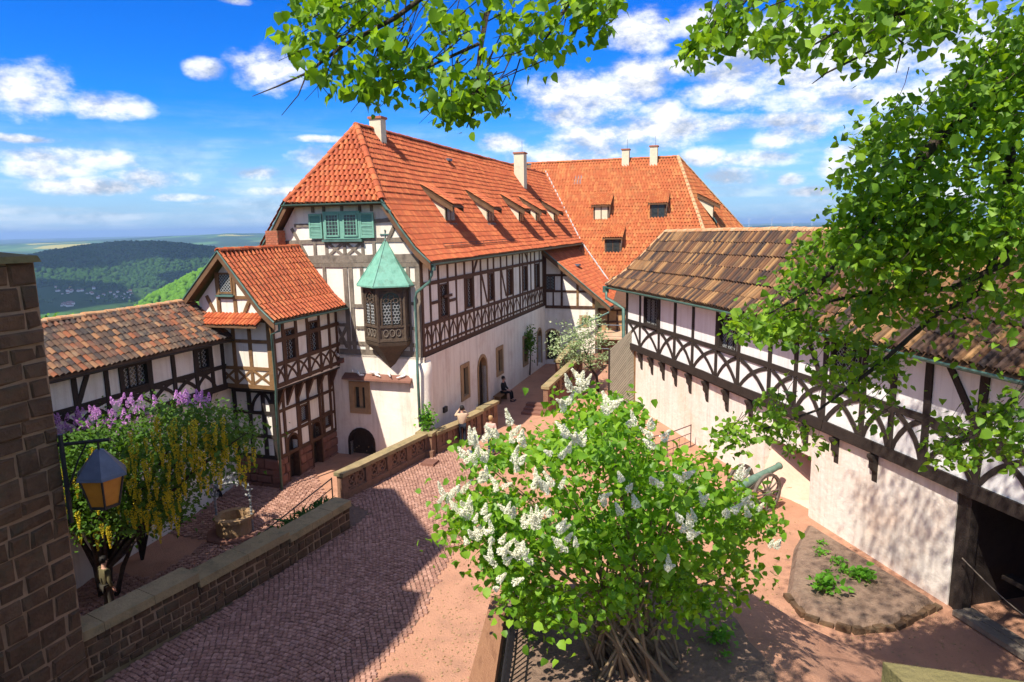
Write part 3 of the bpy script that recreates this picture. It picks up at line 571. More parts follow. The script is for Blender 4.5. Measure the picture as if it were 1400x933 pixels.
for (a, z0, z1, w_) in [(-4.53, 6.3, 8.0, .15), (-3.5, 4.2, 8.0, .2), (-3.24, 4.2, 8.0, .19), (-2.7, 6.2, 8.0, .15), (-.52, 7.2, 8.0, .15), (-.5, 4.2, 7.2, .13), (-.09, 4.2, 8.1, .2), (-4.1, 4.2, 6.6, .16), (-2.62, 4.2, 6.2, .15)]: g_.timber(a, z0, a, z1, w_, G1)
for s_ in ((-4.28, 8.4, -3.54, 8.95), (-4.28, 8.95, -3.54, 8.4), (-3.38, 8.4, -2.66, 8.95), (-3.38, 8.95, -2.66, 8.4)): g_.timber(*s_, .11, G1)
for s_ in ((-6.05, 9.6, -5.38, 8.4), (-.95, 9.8, -1.35, 9.1), (-1.0, 9.85, -.5, 8.9), (-4.05, 5.3, -3.6, 4.4), (-4.05, 4.5, -3.6, 5.3)): g_.timber(*s_, .14, G1)
# long side framing
B1 = m_tim_b
for (z0, z1, w_) in [(4.2, 4.2, .2), (4.46, 4.46, .1), (5.42, 5.36, .17), (7.17, 7.22, .17), (8.12, 8.15, .2)]: l_.timber(0, z0, 20, z1, w_, B1, seg=16)
posts = [.12, .95, 1.85, 2.9, 3.89, 4.95, 6.1, 7.2, 8.3, 9.22, 10.4, 11.5, 12.6, 14.0, 14.55, 15.62, 16.4, 17.3, 18.45, 19.3]
for a in posts: l_.timber(a, 4.2, a, 8.15, .15 if a > .2 else .2, B1)
for i, (p, q) in enumerate(zip(posts, posts[1:])):
    if q-p < .75: continue
    l_.arc(p+.06, 4.5, (p+q)/2+.1, 5.32, .085, B1, .1, .02); l_.arc(q-.06, 4.5, (p+q)/2-.1, 5.32, .085, B1, -.1, .02)
    l_.timber((p+q)/2, 4.28, (p+q)/2, 5.3, .08, B1, .015)
for (a, z) in ((1.4, 6.3), (3.4, 6.2), (2.9, 6.45)): l_.timber(a-.45, z, a+.45, z, .13, B1)
for (a0, z0, a1, z1) in ((6.2, 7.3, 6.85, 8.05), (15.7, 7.3, 15.0, 8.05), (10.5, 7.1, 11.3, 5.6), (7.3, 7.15, 8.1, 5.6)): l_.timber(a0, z0, a1, z1, .13, B1)
for a0, z0, a1, z1 in uw: l_.window(a0, z0, a1, z1, B1, lattice=.2, mull=1)
l2 = Wall((.12, 0, 0), Y_, X, mh, m_pink)
for a0, z0, a1, z1 in lw: l2.window(a0, z0, a1, z1, m_sand, lattice=0, fw_=.2, mull=1, out=.05)
for a, w_, z0, z1 in ld: l2.archdoor(a, w_, z0, z1, m_sand)
g2 = Wall((0, -.10, 0), X, -Y_, mh, m_pink)
for a0, z0, a1, z1 in gw: g2.window(a0, z0, a1, z1, m_sand, lattice=0, fw_=.24, mull=1, out=.05)
g2.archdoor(*gd, m_tim_d, ring=.1)
b = MB(); b.hexa([(-3.75, -.42, 3.05), (-.42, -.42, 3.05), (-.42, -.1, 3.05), (-3.75, -.1, 3.05), (-3.75, -.40, 3.13), (-.42, -.40, 3.13), (-.42, -.1, 3.3), (-3.75, -.1, 3.3)]); b.obj('stone_ledge', m_redst, mh)
b = MB(); b.hexa([(-4.25, -.35, 3.75), (-3.75, -.35, 3.75), (-3.75, -.1, 3.75), (-4.25, -.1, 3.75), (-4.25, -.33, 3.82), (-3.75, -.33, 3.82), (-3.75, -.1, 3.95), (-4.25, -.1, 3.95)]); b.obj('stone_ledge', m_redst, mh)
b = MB(); N = 9                                                    # rough battered corner
for j in range(N):
    z = -.6+j*.56; k = (1-j/(N-1))*.22
    for (x, y) in ((-.62, -.1), (-.5, -.18-k), (.0, -.2-k), (.22+k*.5, -.14-k), (.24+k*.5, .3), (.12, .6)): b.v.append((x+rnd(-.03, .03), y+rnd(-.04, .03), z))
for j in range(N-1):
    for k in range(5): b.f.append((j*6+k, j*6+k+1, j*6+7+k, j*6+6+k))
b.f.append(tuple(range((N-1)*6, N*6))); b.obj('buttress', m_pink, mh, True)
# green window with shutters
b = MB(); b.box(-4.38, -2.6, -.14, -.02, 9.12, 10.28); gwn = b.obj('window', m_shut, mh)
for a0 in (-4.24, -3.36):
    b = MB(); b.quad((a0, -.15, 9.25), (a0+.62, -.15, 9.25), (a0+.62, -.15, 10.15), (a0, -.15, 10.15)); pn = b.obj('pane', m_glass, gwn)
    gg = Wall((0, -.15, 0), X, -Y_, pn, m_shut); f = MB()
    for k in range(1, 4): gg.bar(f, a0+.62*k/4, 9.25, a0+.62*k/4, 10.15, .018, .002, .012)
    for k in range(1, 6): gg.bar(f, a0, 9.25+.9*k/6, a0+.62, 9.25+.9*k/6, .018, .004, .014)
    for p in ((a0, 9.25, a0+.62, 9.25), (a0, 10.15, a0+.62, 10.15), (a0, 9.22, a0, 10.18), (a0+.62, 9.22, a0+.62, 10.18)): gg.bar(f, *p, .07, -.01, .03)
    f.obj('frame', m_shut, gwn)
b = MB(); b.box(-4.45, -2.52, -.2, -.02, 9.0, 9.1); b.obj('sill', m_gutter, gwn)
for a0 in (-5.1, -2.6):
    b = MB()
    for p in ((a0, a0+.07, 9.15, 10.2), (a0+.57, a0+.64, 9.15, 10.2), (a0+.07, a0+.57, 9.15, 9.24), (a0+.07, a0+.57, 10.11, 10.2), (a0+.07, a0+.57, 9.63, 9.7)): b.box(p[0], p[1], -.13, -.07, p[2], p[3])
    sh = b.obj('shutter', m_shut, mh)
    sv = MB(); sv.hexa([(0, -.12, 0), (.5, -.12, 0), (.5, -.075, .05), (0, -.075, .05), (0, -.115, .015), (.5, -.115, .015), (.5, -.07, .065), (0, -.07, .065)]); sme = sv.mesh(m_shut)
    for k in range(15):
        z = 9.25+.058*k
        if abs(z-9.65) > .05: link('slat', sme, sh, Matrix.Translation((a0+.07, 0, z)))
# roof
EU, EZ = .72, 8.12
prR, TR = profile([(EU, EZ), (.1, 8.72), (-.55, 9.55), (RU, RZ)]); VE = -.45
def hipv(z): return VE+max(0, z-10.62)/(RZ-10.62)*2.3
VB = 34.5
b = MB(); prs = [(EU, EZ), (.1, 8.72), (-.55, 9.55), (-1.35, 10.72), (RU, RZ)]
for sgn in (1, -1):
    mir = lambda u: u if sgn > 0 else 2*RU-u
    for (p, q) in zip(prs, prs[1:]): slab(b, [(mir(p[0]), hipv(p[1]), p[1]), (mir(q[0]), hipv(q[1]), q[1]), (mir(q[0]), VB, q[1]), (mir(p[0]), VB, p[1])], .16)
slab(b, [(-5.95, VE, 10.62), (-1.35, VE, 10.62), (RU, hipv(RZ), RZ)], .14)
roof = b.obj('roof', m_rafter, mh)
tiles(roof, HM, lambda a, t: Vector((prR(t)[0], a, prR(t)[1])), TR, lambda t: hipv(prR(t)[1]), lambda t: min(VB, 29.6+(prR(t)[1]-8.2)*.77), .215, .30, m_orange, 's', .085, 220)
pl, TL = profile([(2*RU-EU, EZ), (RU, RZ)])
tiles(roof, HM, lambda a, t: Vector((pl(t)[0], a, pl(t)[1])), TL, lambda t: hipv(pl(t)[1]), lambda t: 14, .23, .33, m_orange, 's', .085)
hl = math.hypot(2.3, RZ-10.62)
tiles(roof, HM, lambda a, t: Vector((a, VE+2.3*t/hl, 10.62+(RZ-10.62)*t/hl)), hl, lambda t: -5.95+(RU+5.95)*t/hl, lambda t: -1.35+(RU+1.35)*t/hl, .24, .27, m_orange, 'barrel', .085, 300)
ridge(roof, (-1.33, VE-.02, 10.7), (RU, hipv(RZ), RZ+.05), m_orange, .15, .36); ridge(roof, (-5.97, VE-.02, 10.7), (RU, hipv(RZ), RZ+.05), m_orange, .15, .36)
ridge(roof, (RU, hipv(RZ)-.1, RZ+.04), (RU, VB, RZ+.04), m_orange, .15, .45)
for sgn in (1, -1):                                                # barge boards
    mir = lambda u: u if sgn > 0 else 2*RU-u
    b = MB(); pp = [(EU+.02, EZ-.02), (.1, 8.68), (-.55, 9.5), (-1.35, 10.66)]
    for p, q in zip(pp, pp[1:]): b.prism([(mir(p[0]), VE-.05, p[1]-.3), (mir(q[0]), VE-.05, q[1]-.3), (mir(q[0]), VE-.05, q[1]+.02), (mir(p[0]), VE-.05, p[1]+.02)], (0, .06, 0))
    b.obj('barge_board', m_rafter, mh)
    b = MB(); b.tube([(mir(u), VE-.06, z+.04) for u, z in pp], .035, 6); b.obj('verge_flashing', m_gutter, mh)
gutter(mh, (-6.1, VE-.09, 10.6), (-1.2, VE-.09, 10.6), .07); gutter(mh, (EU+.06, VE, EZ-.03), (EU+.06, 30, EZ-.03), .085)
b = MB(); b.box(-7.3, 0, VE+.05, -.0, 10.42, 10.5); b.obj('soffit', m_dark, mh) if False else None
pipe(mh, [(EU+.02, VE+.15, 8.05), (EU-.02, VE+.12, 7.6), (EU-.1, VE+.08, 7.35), (-.02, -.3, 6.9), (-.1, -.3, 6.6), (-.1, -.32, 4.2), (-.05, -.45, 3.8), (0, -.52, 1.2)], .06)
b = MB(); b.box(EU-.1, EU+.12, VE+.05, VE+.27, 7.8, 8.05); b.obj('rainwater_head', m_gutter, mh)
b = MB(); b.tube([(-1.28, VE-.1, 10.55), (-1.1, VE-.1, 10.3), (-.95, VE-.02, 10.2)], .05, 6); b.obj('downpipe', m_gutter, mh)
# snow guard
b = MB()
for z_ in (.10, .2): b.tube([(.28, 2, 8.62+z_), (.28, 12, 8.62+z_)], .012, 5)
for k in range(11): b.tube([(.28, 2+k, 8.55), (.28, 2+k, 8.85)], .012, 5)
b.obj('snow_guard', m_rust, mh)
# shed dormers
def dormer(par, fr, along, base_u, base_z, top_u, top_z, out_u, out_z, wd, MWx, tm, front_mat=m_glass):
    """fr(u, a, z) -> local point; u runs down the slope"""
    a0, a1 = along-wd/2, along+wd/2; b = MB(); kz = out_z+(top_z-out_z)*(base_u-out_u)/(top_u-out_u)
    for a in (a0, a1): b.prism([fr(base_u, a, base_z-.1), fr(base_u, a, kz-.02), fr(top_u, a, top_z-.05), fr(top_u, a, top_z-.4)], fr(0, .06 if a == a0 else -.06, 0)-fr(0, 0, 0))
    d_ = b.obj('dormer', m_chim, par)
    b = MB(); b.prism([fr(base_u, a0, base_z-.08), fr(base_u, a1, base_z-.08), fr(base_u, a1, kz-.03), fr(base_u, a0, kz-.03)], fr(-.05 if out_u > base_u else .05, 0, 0)-fr(0, 0, 0)); b.obj('front', m_tim_b, d_)
    e = .02 if out_u > base_u else -.02; m_ = (a0+a1)/2; k1 = kz-.12
    for s_ in (0, 1):
        p, q = (a0+.14, m_-.04) if s_ == 0 else (m_+.04, a1-.14)
        MB().quad(fr(base_u+e, p, base_z+.14), fr(base_u+e, q, base_z+.14), fr(base_u+e, q, k1), fr(base_u+e, p, k1)).obj('pane', front_mat, d_)
    b = MB(); o_ = .14
    b.prism([fr(out_u, a0-o_, out_z-.1), fr(out_u, a1+o_, out_z-.1), fr(top_u, a1+o_, top_z-.08), fr(top_u, a0-o_, top_z-.08)], (0, 0, .085)); rf = b.obj('dormer_roof', m_rafter, d_)
    for a in (a0-o_, a1+o_-.04):
        MB().prism([fr(out_u, a, out_z-.3), fr(out_u, a, out_z-.02), fr(top_u, a, top_z-.0), fr(top_u, a, top_z-.3)], fr(0, .04, 0)-fr(0, 0, 0)).obj('side_board', m_rafter, d_)
    T = math.hypot(out_u-top_u, out_z-top_z)
    tiles(rf, MWx, lambda a, t: fr(out_u+(top_u-out_u)*t/T, a, out_z+(top_z-out_z)*t/T), T, lambda t: a0-o_, lambda t: a1+o_, .21, .29, tm, 's', .08)
    b = MB(); b.prism([fr(base_u+.04*(1 if e > 0 else -1), a0-.1, base_z-.1), fr(base_u+.04*(1 if e > 0 else -1), a1+.1, base_z-.1), fr(base_u+.3*(1 if e > 0 else -1), a1+.1, base_z-.1-.3*1.4), fr(base_u+.3*(1 if e > 0 else -1), a0-.1, base_z-.1-.3*1.4)], (0, 0, .12)); b.obj('flashing', m_gutter, d_)
for v in (4.95, 10.75, 16.6, 20.6, 25.6): dormer(mh, lambda u, a, z: Vector((u, a, z)), v, -.62, 9.72, -1.85, 11.55, -.2, 10.55, 1.1, HM, m_orange)
# chimneys
def chimney(par, x, y, z0, z1, w_, d_, mat=m_chim, cap=True):
    b = MB(); b.box(x-w_/2, x+w_/2, y-d_/2, y+d_/2, z0, z1); c = b.obj('chimney', mat, par)
    b = MB(); b.box(x-w_/2-.06, x+w_/2+.06, y-d_/2-.06, y+d_/2+.06, z1, z1+.1); b.obj('cap', m_brick, c)
    b = MB(); b.tube([(x+w_*.2, y, z1), (x+w_*.2, y, z1+.9)], .012, 5); b.obj('lightning_rod', m_iron, c)
chimney(mh, RU+.2, 3.4, 13.4, 14.5, .58, .5); chimney(mh, -2.7, 23.3, 11.9, 14.75, .75, .75)
b = MB(); b.box(-3.2, -2.85, 10.3, 10.75, 13.2, 13.33); b.obj('roof_hatch', m_zinc, mh)
# oriel
pl_ = [(-2.42, 0), (-2.42, -.38), (-1.5, -.98), (-.55, -.38), (-.55, 0)]
def ring_(s_, z, dy=0): return [((x+1.5)*s_-1.5, y*s_+dy, z) for x, y in pl_]
def loft(b, rings):
    n = len(rings[0]); k0 = len(b.v)
    for r_ in rings: b.v += r_
    for i in range(len(rings)-1):
        for k in range(n-1): b.f.append((k0+i*n+k, k0+i*n+k+1, k0+i*n+n+k+1, k0+i*n+n+k))
    b.f.append(tuple(k0+k for k in range(n-1, -1, -1))); b.f.append(tuple(k0+(len(rings)-1)*n+k for k in range(n)))
b = MB(); loft(b, [ring_(.03, 3.5), ring_(.3, 3.85), ring_(.66, 4.35), ring_(1.02, 4.68), ring_(1.06, 4.82), ring_(1.0, 4.84), ring_(1.0, 7.2)]); ori = b.obj('oriel', m_oak, mh)
b = MB(); loft(b, [ring_(1.3, 7.14), ring_(1.3, 7.2), ring_(1.0, 7.62), ring_(.62, 8.15), ring_(.32, 8.6), ring_(.06, 9.0)]); orr = b.obj('oriel_roof', m_copper, ori)
b = MB()
for k in range(1, 4): b.tube([ring_(s_, z+.012)[k] for s_, z in ((1.3, 7.2), (1.0, 7.62), (.62, 8.15), (.32, 8.6), (.06, 9.0))], .022, 5)
b.obj('seam', m_copper, orr)
b = MB(); b.lathe([(.03, 0), (.06, .05), (.05, .1), (.025, .14), (.02, .42)], 8, (-1.5, -.02, 8.98)); b.box(-1.68, -1.32, -.045, .0, 9.26, 9.31)
for q in ((-1.5, 9.45), (-1.7, 9.28), (-1.3, 9.28)): b.lathe([(.0, -.05), (.05, 0), (.0, .05)], 6, (q[0], -.02, q[1]))
b.obj('finial', m_gutter, orr)
def onface(i, name='window'):
    p, q = Vector((*pl_[i], 0)), Vector((*pl_[i+1], 0)); ax = (q-p).normalized(); n = Vector((ax.y, -ax.x, 0)); W_ = Wall(p+n*.002, ax, n, ori, m_oak); ln = (q-p).length
    for a in (0, ln): W_.timber(a, 4.85, a, 7.15, .12, m_oak, .03)
    W_.timber(0, 5.5, ln, 5.5, .1, m_oak, .04); W_.timber(0, 4.92, ln, 4.92, .12, m_oak, .05); W_.timber(0, 7.08, ln, 7.08, .14, m_oak, .05)
    if ln < .6: return
    a0, a1 = .17, ln-.17; r_ = (a1-a0)/2; b = MB(); N = 12
    arch = [(a0, 5.58), (a1, 5.58)]+[((a0+a1)/2+r_*math.cos(math.pi*k/N)*(1 if k in (0, N) else 1), 6.55+.42*(math.sin(math.pi*k/N) ** .8)) for k in range(N+1)]
    b.add([W_.P(a, z, .006) for a, z in arch], [tuple(range(len(arch)))]); wn_ = b.obj('window', m_glass, ori)
    t = MB(); am = (a0+a1)/2
    for row in range(7):
        for c_ in range(5):
            ca = a0+.075+c_*.135+(row % 2)*.067; cz = 5.68+row*.125
            if ca > a1-.04: continue
            for k in range(6):
                an, bn_ = math.pi/3*k+math.pi/6, math.pi/3*(k+1)+math.pi/6; W_.bar(t, ca+.072*math.cos(an), cz+.072*math.sin(an), ca+.072*math.cos(bn_), cz+.072*math.sin(bn_), .014, .01, .022)
    t.obj('leading', m_lead, wn_)
    t = MB(); W_.bar(t, am, 5.55, am, 6.6, .05, .0, .06)
    for k in range(N):
        p_, q_ = arch[2+k], arch[3+k]; W_.bar(t, *p_, *q_, .07, 0, .055)
    for (c_, rr) in (((am, 6.72), .13), ((am-.2, 6.58), .1), ((am+.2, 6.58), .1)):
        for k in range(8):
            an, bn_ = math.pi/4*k, math.pi/4*(k+1); W_.bar(t, c_[0]+rr*math.cos(an), c_[1]+rr*math.sin(an), c_[0]+rr*math.cos(bn_), c_[1]+rr*math.sin(bn_), .03, 0, .05)
    W_.bar(t, a0, 5.55, a0, 6.75, .06, 0, .05); W_.bar(t, a1, 5.55, a1, 6.75, .06, 0, .05); t.obj('tracery', m_oak, wn_)
    t = MB()                                                       # carved panel
    for c_ in (.27, .5, .73):
        ca = ln*c_
        for k in range(8): an, bn_ = math.pi/4*k, math.pi/4*(k+1); W_.bar(t, ca+.1*math.cos(an), 5.22+.15*math.sin(an), ca+.1*math.cos(bn_), 5.22+.15*math.sin(bn_), .03, 0, .03)
    t.obj('carved_panel', m_tim_g, ori)
for i in range(4): onface(i)
# wall lamp box and meter
b = MB(); b.box(.12, .22, 1.6, 1.95, 1.25, 1.5); b.obj('letter_box', m_iron, mh)

# ================================================================ small gabled house in front of the gable
sh = thing('gate_house', 'small half-timbered house with orange gable roof built against the main house', 'house', HK, HA)
sg = Wall((0, -4.6, 0), X, -Y_, sh, m_gable); sr = Wall((-4.0, 0, 0), Y_, X, sh, m_white); srl = Wall((-4.4, 0, 0), Y_, X, sh, m_white); sgl = Wall((0, -4.15, 0), X, -Y_, sh, m_white)
sw = [(-3.82, 4.5, -3.2, 5.72), (-2.22, 4.55, -1.62, 5.8)]
sr.grid(-4.6, -.02, 3.55, 6.4, sw); b = MB(); b.prism([(-7.2, -4.6, 3.55), (-4.0, -4.6, 3.55), (-4.0, -4.6, 6.4), (-5.75, -4.6, 8.45), (-7.2, -4.6, 6.9)], (0, .15, 0)); b.obj('wall', m_gable, sh)
b = MB(); b.box(-7.2, -4.0, -4.6, 0, 3.47, 3.55); b.obj('jetty_floor', m_tim_d, sh)
ld2 = [(-3.25, .62, -.52, 1.35), (-1.6, .62, -.5, 1.42)]; lwn = [(-2.62, 1.65, -2.1, 2.35), (-.95, .95, -.45, 1.6)]
srl.grid(-4.15, -.02, .6, 3.5, lwn+[(a-w_/2, .6, a+w_/2, z1) for a, w_, z0, z1 in ld2]); sgl.grid(-6.4, -4.4, .6, 3.5)
SO = m_tim_s; SD = m_tim_b  # sunlit gable timbers coloured ochre, timbers of the shaded side brown
for z in (3.66, 4.47, 5.38, 6.25): sr.timber(-4.58, z, -.05, z+.08, .16, SD, seg=8)
for a in (-4.52, -3.93, -3.1, -2.35, -1.5, -.78, -.2): sr.timber(a, 3.6, a, 6.3, .15, SD)
sp_ = [-4.52, -3.93, -3.1, -2.35, -1.5, -.78, -.2]
for p, q in zip(sp_, sp_[1:]):
    sr.arc(p+.05, 3.72, q-.02, 4.4, .08, SD, .1, .02); sr.arc(q-.05, 3.72, p+.02, 4.4, .08, SD, -.1, .025)
for a0, z0, a1, z1 in sw: sr.window(a0, z0, a1, z1, SD, lattice=.17)
for z, a0, a1, w_ in ((3.62, -7.2, -4.0, .16), (4.33, -7.2, -4.0, .13), (5.38, -7.2, -4.0, .13), (6.2, -6.9, -4.0, .16), (7.05, -6.3, -4.9, .12)): sg.timber(a0, z, a1, z, w_, SO, seg=6)
for a, z0, z1 in ((-6.45, 3.6, 6.2), (-5.72, 3.6, 6.2), (-4.98, 3.6, 6.2), (-4.1, 3.6, 6.2), (-6.25, 6.2, 8.0), (-5.5, 6.2, 8.1)): sg.timber(a, z0, a, z1, .15 if a != -4.1 else .2, SO)
sg.timber(-5.2, 6.3, -4.75, 7.1, .13, SO); sg.timber(-6.4, 6.3, -6.8, 7.1, .13, SO)
for p, q in ((-5.72, -4.98), (-4.98, -4.1), (-6.45, -5.72)): sg.timber(p, 3.7, q, 4.3, .09, SO, .02); sg.timber(p, 4.3, q, 3.7, .09, SO, .03)
sg.window(-6.18, 7.22, -5.58, 7.95, SO, d=.01, lattice=.13, out=.05, mull=0); b = MB(); b.box(-6.28, -5.48, -4.75, -4.6, 7.08, 7.14); b.obj('sill', m_gutter, sh)
for z, w_ in ((2.5, .12), (1.5, .12), (3.35, .2), (.66, .14)): srl.timber(-4.12, z, -.05, z, w_, m_tim_b, seg=6)
for a in (-4.05, -3.68, -2.8, -2.72, -2.05, -1.22, -1.0, -.4, -.08): srl.timber(a, .62, a, 3.4, .15, m_tim_b)
for a in (-4.0, -3.4, -2.75, -2.05, -1.25, -.3):
    srl.timber(a, 2.45, a+.15, 3.3, .12, m_tim_b, .12) if False else MB().prism([(-4.4, a-.07, 2.6), (-4.02, a-.07, 3.47), (-4.4, a-.07, 3.47)], (0, .14, 0)).obj('bracket', m_tim_b, sh)
for a0, z0, a1, z1 in lwn: srl.window(a0, z0, a1, z1, m_tim_b, lattice=.1, mull=0)
for a, w_, z0, z1 in ld2: srl.archdoor(a, w_, z0, z1, m_tim_b, ring=.08)
b = MB(); b.box(-4.4, -4.18, -2.9, -1.3, 2.52, 2.56); b.obj('shelf', m_tim_b, sh)
for z, w_ in ((1.5, .14), (2.45, .14), (3.35, .2), (.66, .14)): sgl.timber(-6.4, z, -4.4, z, w_, m_tim_d, seg=5)
for a in (-6.3, -5.6, -4.95, -4.5): sgl.timber(a, .62, a, 3.4, .17, m_tim_d)
sgl.arc(-5.5, 2.5, -5.0, 3.3, .12, m_tim_d, .12); sgl.arc(-4.6, 2.5, -4.95, 3.3, .12, m_tim_d, -.12)
# stone base laid in blocks
def blocks(par, o, ax, n, a0, a1, z0, z1, ch, bw, mat, holes=(), name='stone', th=.12, gap=.018, deep=.1, rough=.012):
    ax, n = Vector(ax), Vector(n); nz = max(1, round((z1-z0)/ch)); cs = [rnd(.72, 1.28) for _ in range(nz)]; ct = [0]
    for c_ in cs: ct.append(ct[-1]+c_*(z1-z0)/sum(cs))
    for j in range(nz):
        hh = ct[j+1]-ct[j]
        a = a0-(rnd(.2, .8)*bw if j % 2 else 0)
        while a < a1-.02:
            e = a+bw*rnd(.5, 1.5); p, q = max(a, a0), min(e, a1)
            if a1-q < bw*.3: q = a1
            a = q if q == a1 else e
            zc = z0+(ct[j]+ct[j+1])/2; segs = [(p, q)]
            for h in holes:
                ns = []
                for (s0, s1) in segs:
                    if h[1] < zc < h[3] and s0 < h[2] and s1 > h[0]:
                        if s0 < h[0]: ns.append((s0, h[0]))
                        if s1 > h[2]: ns.append((h[2], s1))
                    else: ns.append((s0, s1))
                segs = ns
            for p_, q_ in segs:
                if q_-p_ < .06: continue
                za, zb = z0+ct[j]+gap, z0+ct[j+1]-gap; w1, w2 = p_+gap, q_-gap; o_ = Vector(o); f = th+rnd(-.02, .02); c = min(.035, (w2-w1)*.2, hh*.15); b = MB()
                jr = lambda: rnd(-rough, rough)
                P_ = lambda a, z, d: o_+ax*a+n*d+Vector((0, 0, z))
                back = [P_(w1, za, -deep), P_(w2, za, -deep), P_(w2, zb, -deep), P_(w1, zb, -deep)]
                mid = [P_(w1+jr(), za+jr(), f-c), P_(w2+jr(), za+jr(), f-c), P_(w2+jr(), zb+jr(), f-c), P_(w1+jr(), zb+jr(), f-c)]
                fr_ = [P_(w1+c, za+c, f+jr()), P_(w2-c, za+c, f+jr()), P_(w2-c, zb-c, f+jr()), P_(w1+c, zb-c, f+jr())]
                b.add(back+mid+fr_, [(k, (k+1) % 4, (k+1) % 4+4, k+4) for k in range(4)]+[(4+k, 4+(k+1) % 4, 8+(k+1) % 4, 8+k) for k in range(4)]+[(8, 9, 10, 11)])
                b.obj(name, mat, par)
bs_ = MB(); bs_.box(-6.4, -4.7, -4.0, 0, -1.6, .6); base = bs_.obj('stone_base', m_mort, sh)
blocks(base, (-4.4, 0, 0), Y_, X, -4.2, -.02, -1.4, .58, .33, .55, m_redst, [(a-w_/2-.06, -.7, a+w_/2+.06, 2) for a, w_, _, _ in ld2], th=.06, deep=.35, gap=.01)
blocks(base, (0, -4.15, 0), X, -Y_, -6.4, -4.32, -1.4, .58, .33, .55, m_redst, th=.06)
# roof of the small house
SU, SZ = -5.75, 8.78
psr, Ts = profile([(-3.55, 6.22), (-4.1, 6.72), (SU, SZ)]); psl, Tl = profile([(-7.55, 6.95), (SU, SZ)])
b = MB(); V0 = -5.0
for pp in ([(-3.55, 6.22), (-4.1, 6.72), (SU, SZ)], [(-7.55, 6.95), (SU, SZ)]):
    for p, q in zip(pp, pp[1:]): slab(b, [(p[0], V0, p[1]), (q[0], V0, q[1]), (q[0], 0, q[1]), (p[0], 0, p[1])], .12)
srf = b.obj('roof', m_rafter, sh)
tiles(srf, HM, lambda a, t: Vector((psr(t)[0], a, psr(t)[1])), Ts, lambda t: V0, lambda t: 0, .235, .29, m_orange, 's', .09, 300)
tiles(srf, HM, lambda a, t: Vector((psl(t)[0], a, psl(t)[1])), Tl, lambda t: V0, lambda t: 0, .235, .29, m_orange, 's', .085)
ridge(srf, (SU, V0-.03, SZ+.03), (SU, 0, SZ+.03), m_orange, .14, .38)
for pp in ([(-3.5, 6.18), (-4.1, 6.7), (SU, SZ)], [(-7.6, 6.9), (SU, SZ)]):
    b = MB()
    for p, q in zip(pp, pp[1:]): b.prism([(p[0], V0-.05, p[1]-.26), (q[0], V0-.05, q[1]-.26), (q[0], V0-.05, q[1]), (p[0], V0-.05, p[1])], (0, .06, 0))
    b.obj('barge_board', m_rafter, sh); MB().tube([(u, V0-.06, z+.03) for u, z in pp], .03, 6).obj('verge_flashing', m_gutter, sh)
gutter(sh, (-3.48, V0, 6.17), (-3.48, -.02, 6.17), .07)
pipe(sh, [(-3.5, V0+.25, 6.1), (-3.55, V0+.3, 5.85), (-3.92, V0+.33, 5.7), (-3.92, V0+.33, 3.5), (-4.2, -4.35, 3.0), (-4.25, -4.35, -.6)], .05)
b = MB(); slab(b, [(-6.85, -5.25, 6.05), (-4.15, -5.25, 6.05), (-4.25, -4.6, 6.42), (-6.75, -4.6, 6.42)], .07); pen = b.obj('pent_roof', m_rafter, sh)
Tp = math.hypot(.65, .37); tiles(pen, HM, lambda a, t: Vector((a, -5.25+.65*t/Tp, 6.05+.37*t/Tp)), Tp, lambda t: -6.85, lambda t: -4.15, .17, .34, m_orange, 'barrel', .06, 40)
b = MB(); b.box(-6.96, -6.36, -.62, -.1, 7.4, 9.52); chs = b.obj('chimney', m_mort, sh)
for j in range(9):                                                 # brick by brick on the two faces in view
    for i in range(4):
        x0 = -6.97+i*.2-(.1 if j % 2 else 0); x1 = min(x0+.19, -6.35); x0 = max(x0, -6.97)
        if x1-x0 > .03: MB().box(x0, x1, -.635, -.58, 8.62+j*.1, 8.708+j*.1).obj('brick', m_brick, chs)
        y0 = -.63+i*.17-(.08 if j % 2 else 0); y1 = min(y0+.155, -.09); y0 = max(y0, -.575)
        if y1-y0 > .03: MB().box(-6.4, -6.345, y0, y1, 8.62+j*.1, 8.708+j*.1).obj('brick', m_brick, chs)

# ================================================================ left gallery
lg = thing('left_gallery', 'covered half-timbered wall walk with dark mottled tiles beside the laburnum', 'gallery', HK, HA)
gl = Wall((-6.2, 0, 0), Y_, X, lg, m_white); V0, V1 = -17.5, -4.6
lwin = [(-13.4, 4.5, -12.2, 5.25), (-9.3, 4.5, -8.3, 5.25), (-6.05, 4.5, -5.45, 5.25)]
gl.grid(V0, V1, 3.55, 5.55, lwin)
b = MB(); b.box(-7.4, -6.45, V0, -3.9, -2, 3.55); b.obj('lower_wall', m_white, lg)
b = MB(); b.box(-6.6, -6.16, V0, V1, 3.47, 3.55); b.obj('floor_beam', m_tim_d, lg)
for z, w_ in ((3.62, .2), (4.38, .16), (5.42, .17)): gl.timber(V0, z, V1, z, w_, m_tim_d, seg=14)
lp = [-16.5, -15.4, -14.4, -13.5, -12.1, -11.0, -9.9, -9.35, -8.2, -7.2, -6.15, -5.35, -4.75]
for a in lp: gl.timber(a, 3.6, a, 5.5, .16, m_tim_d)
for p, q in zip(lp, lp[1:]):
    if q-p < .7: continue
    gl.arc(p-.1, 3.68, q-.05, 4.34, .12, m_tim_d, .14, .02); gl.arc(q+.1, 3.68, p+.05, 4.34, .12, m_tim_d, -.14, .03)
gl.timber(-10.95, 4.45, -10.5, 5.4, .15, m_tim_d)
for w_ in lwin: gl.window(*w_, m_tim_d, lattice=.16, mull=2 if w_[2]-w_[0] > .9 else 1)
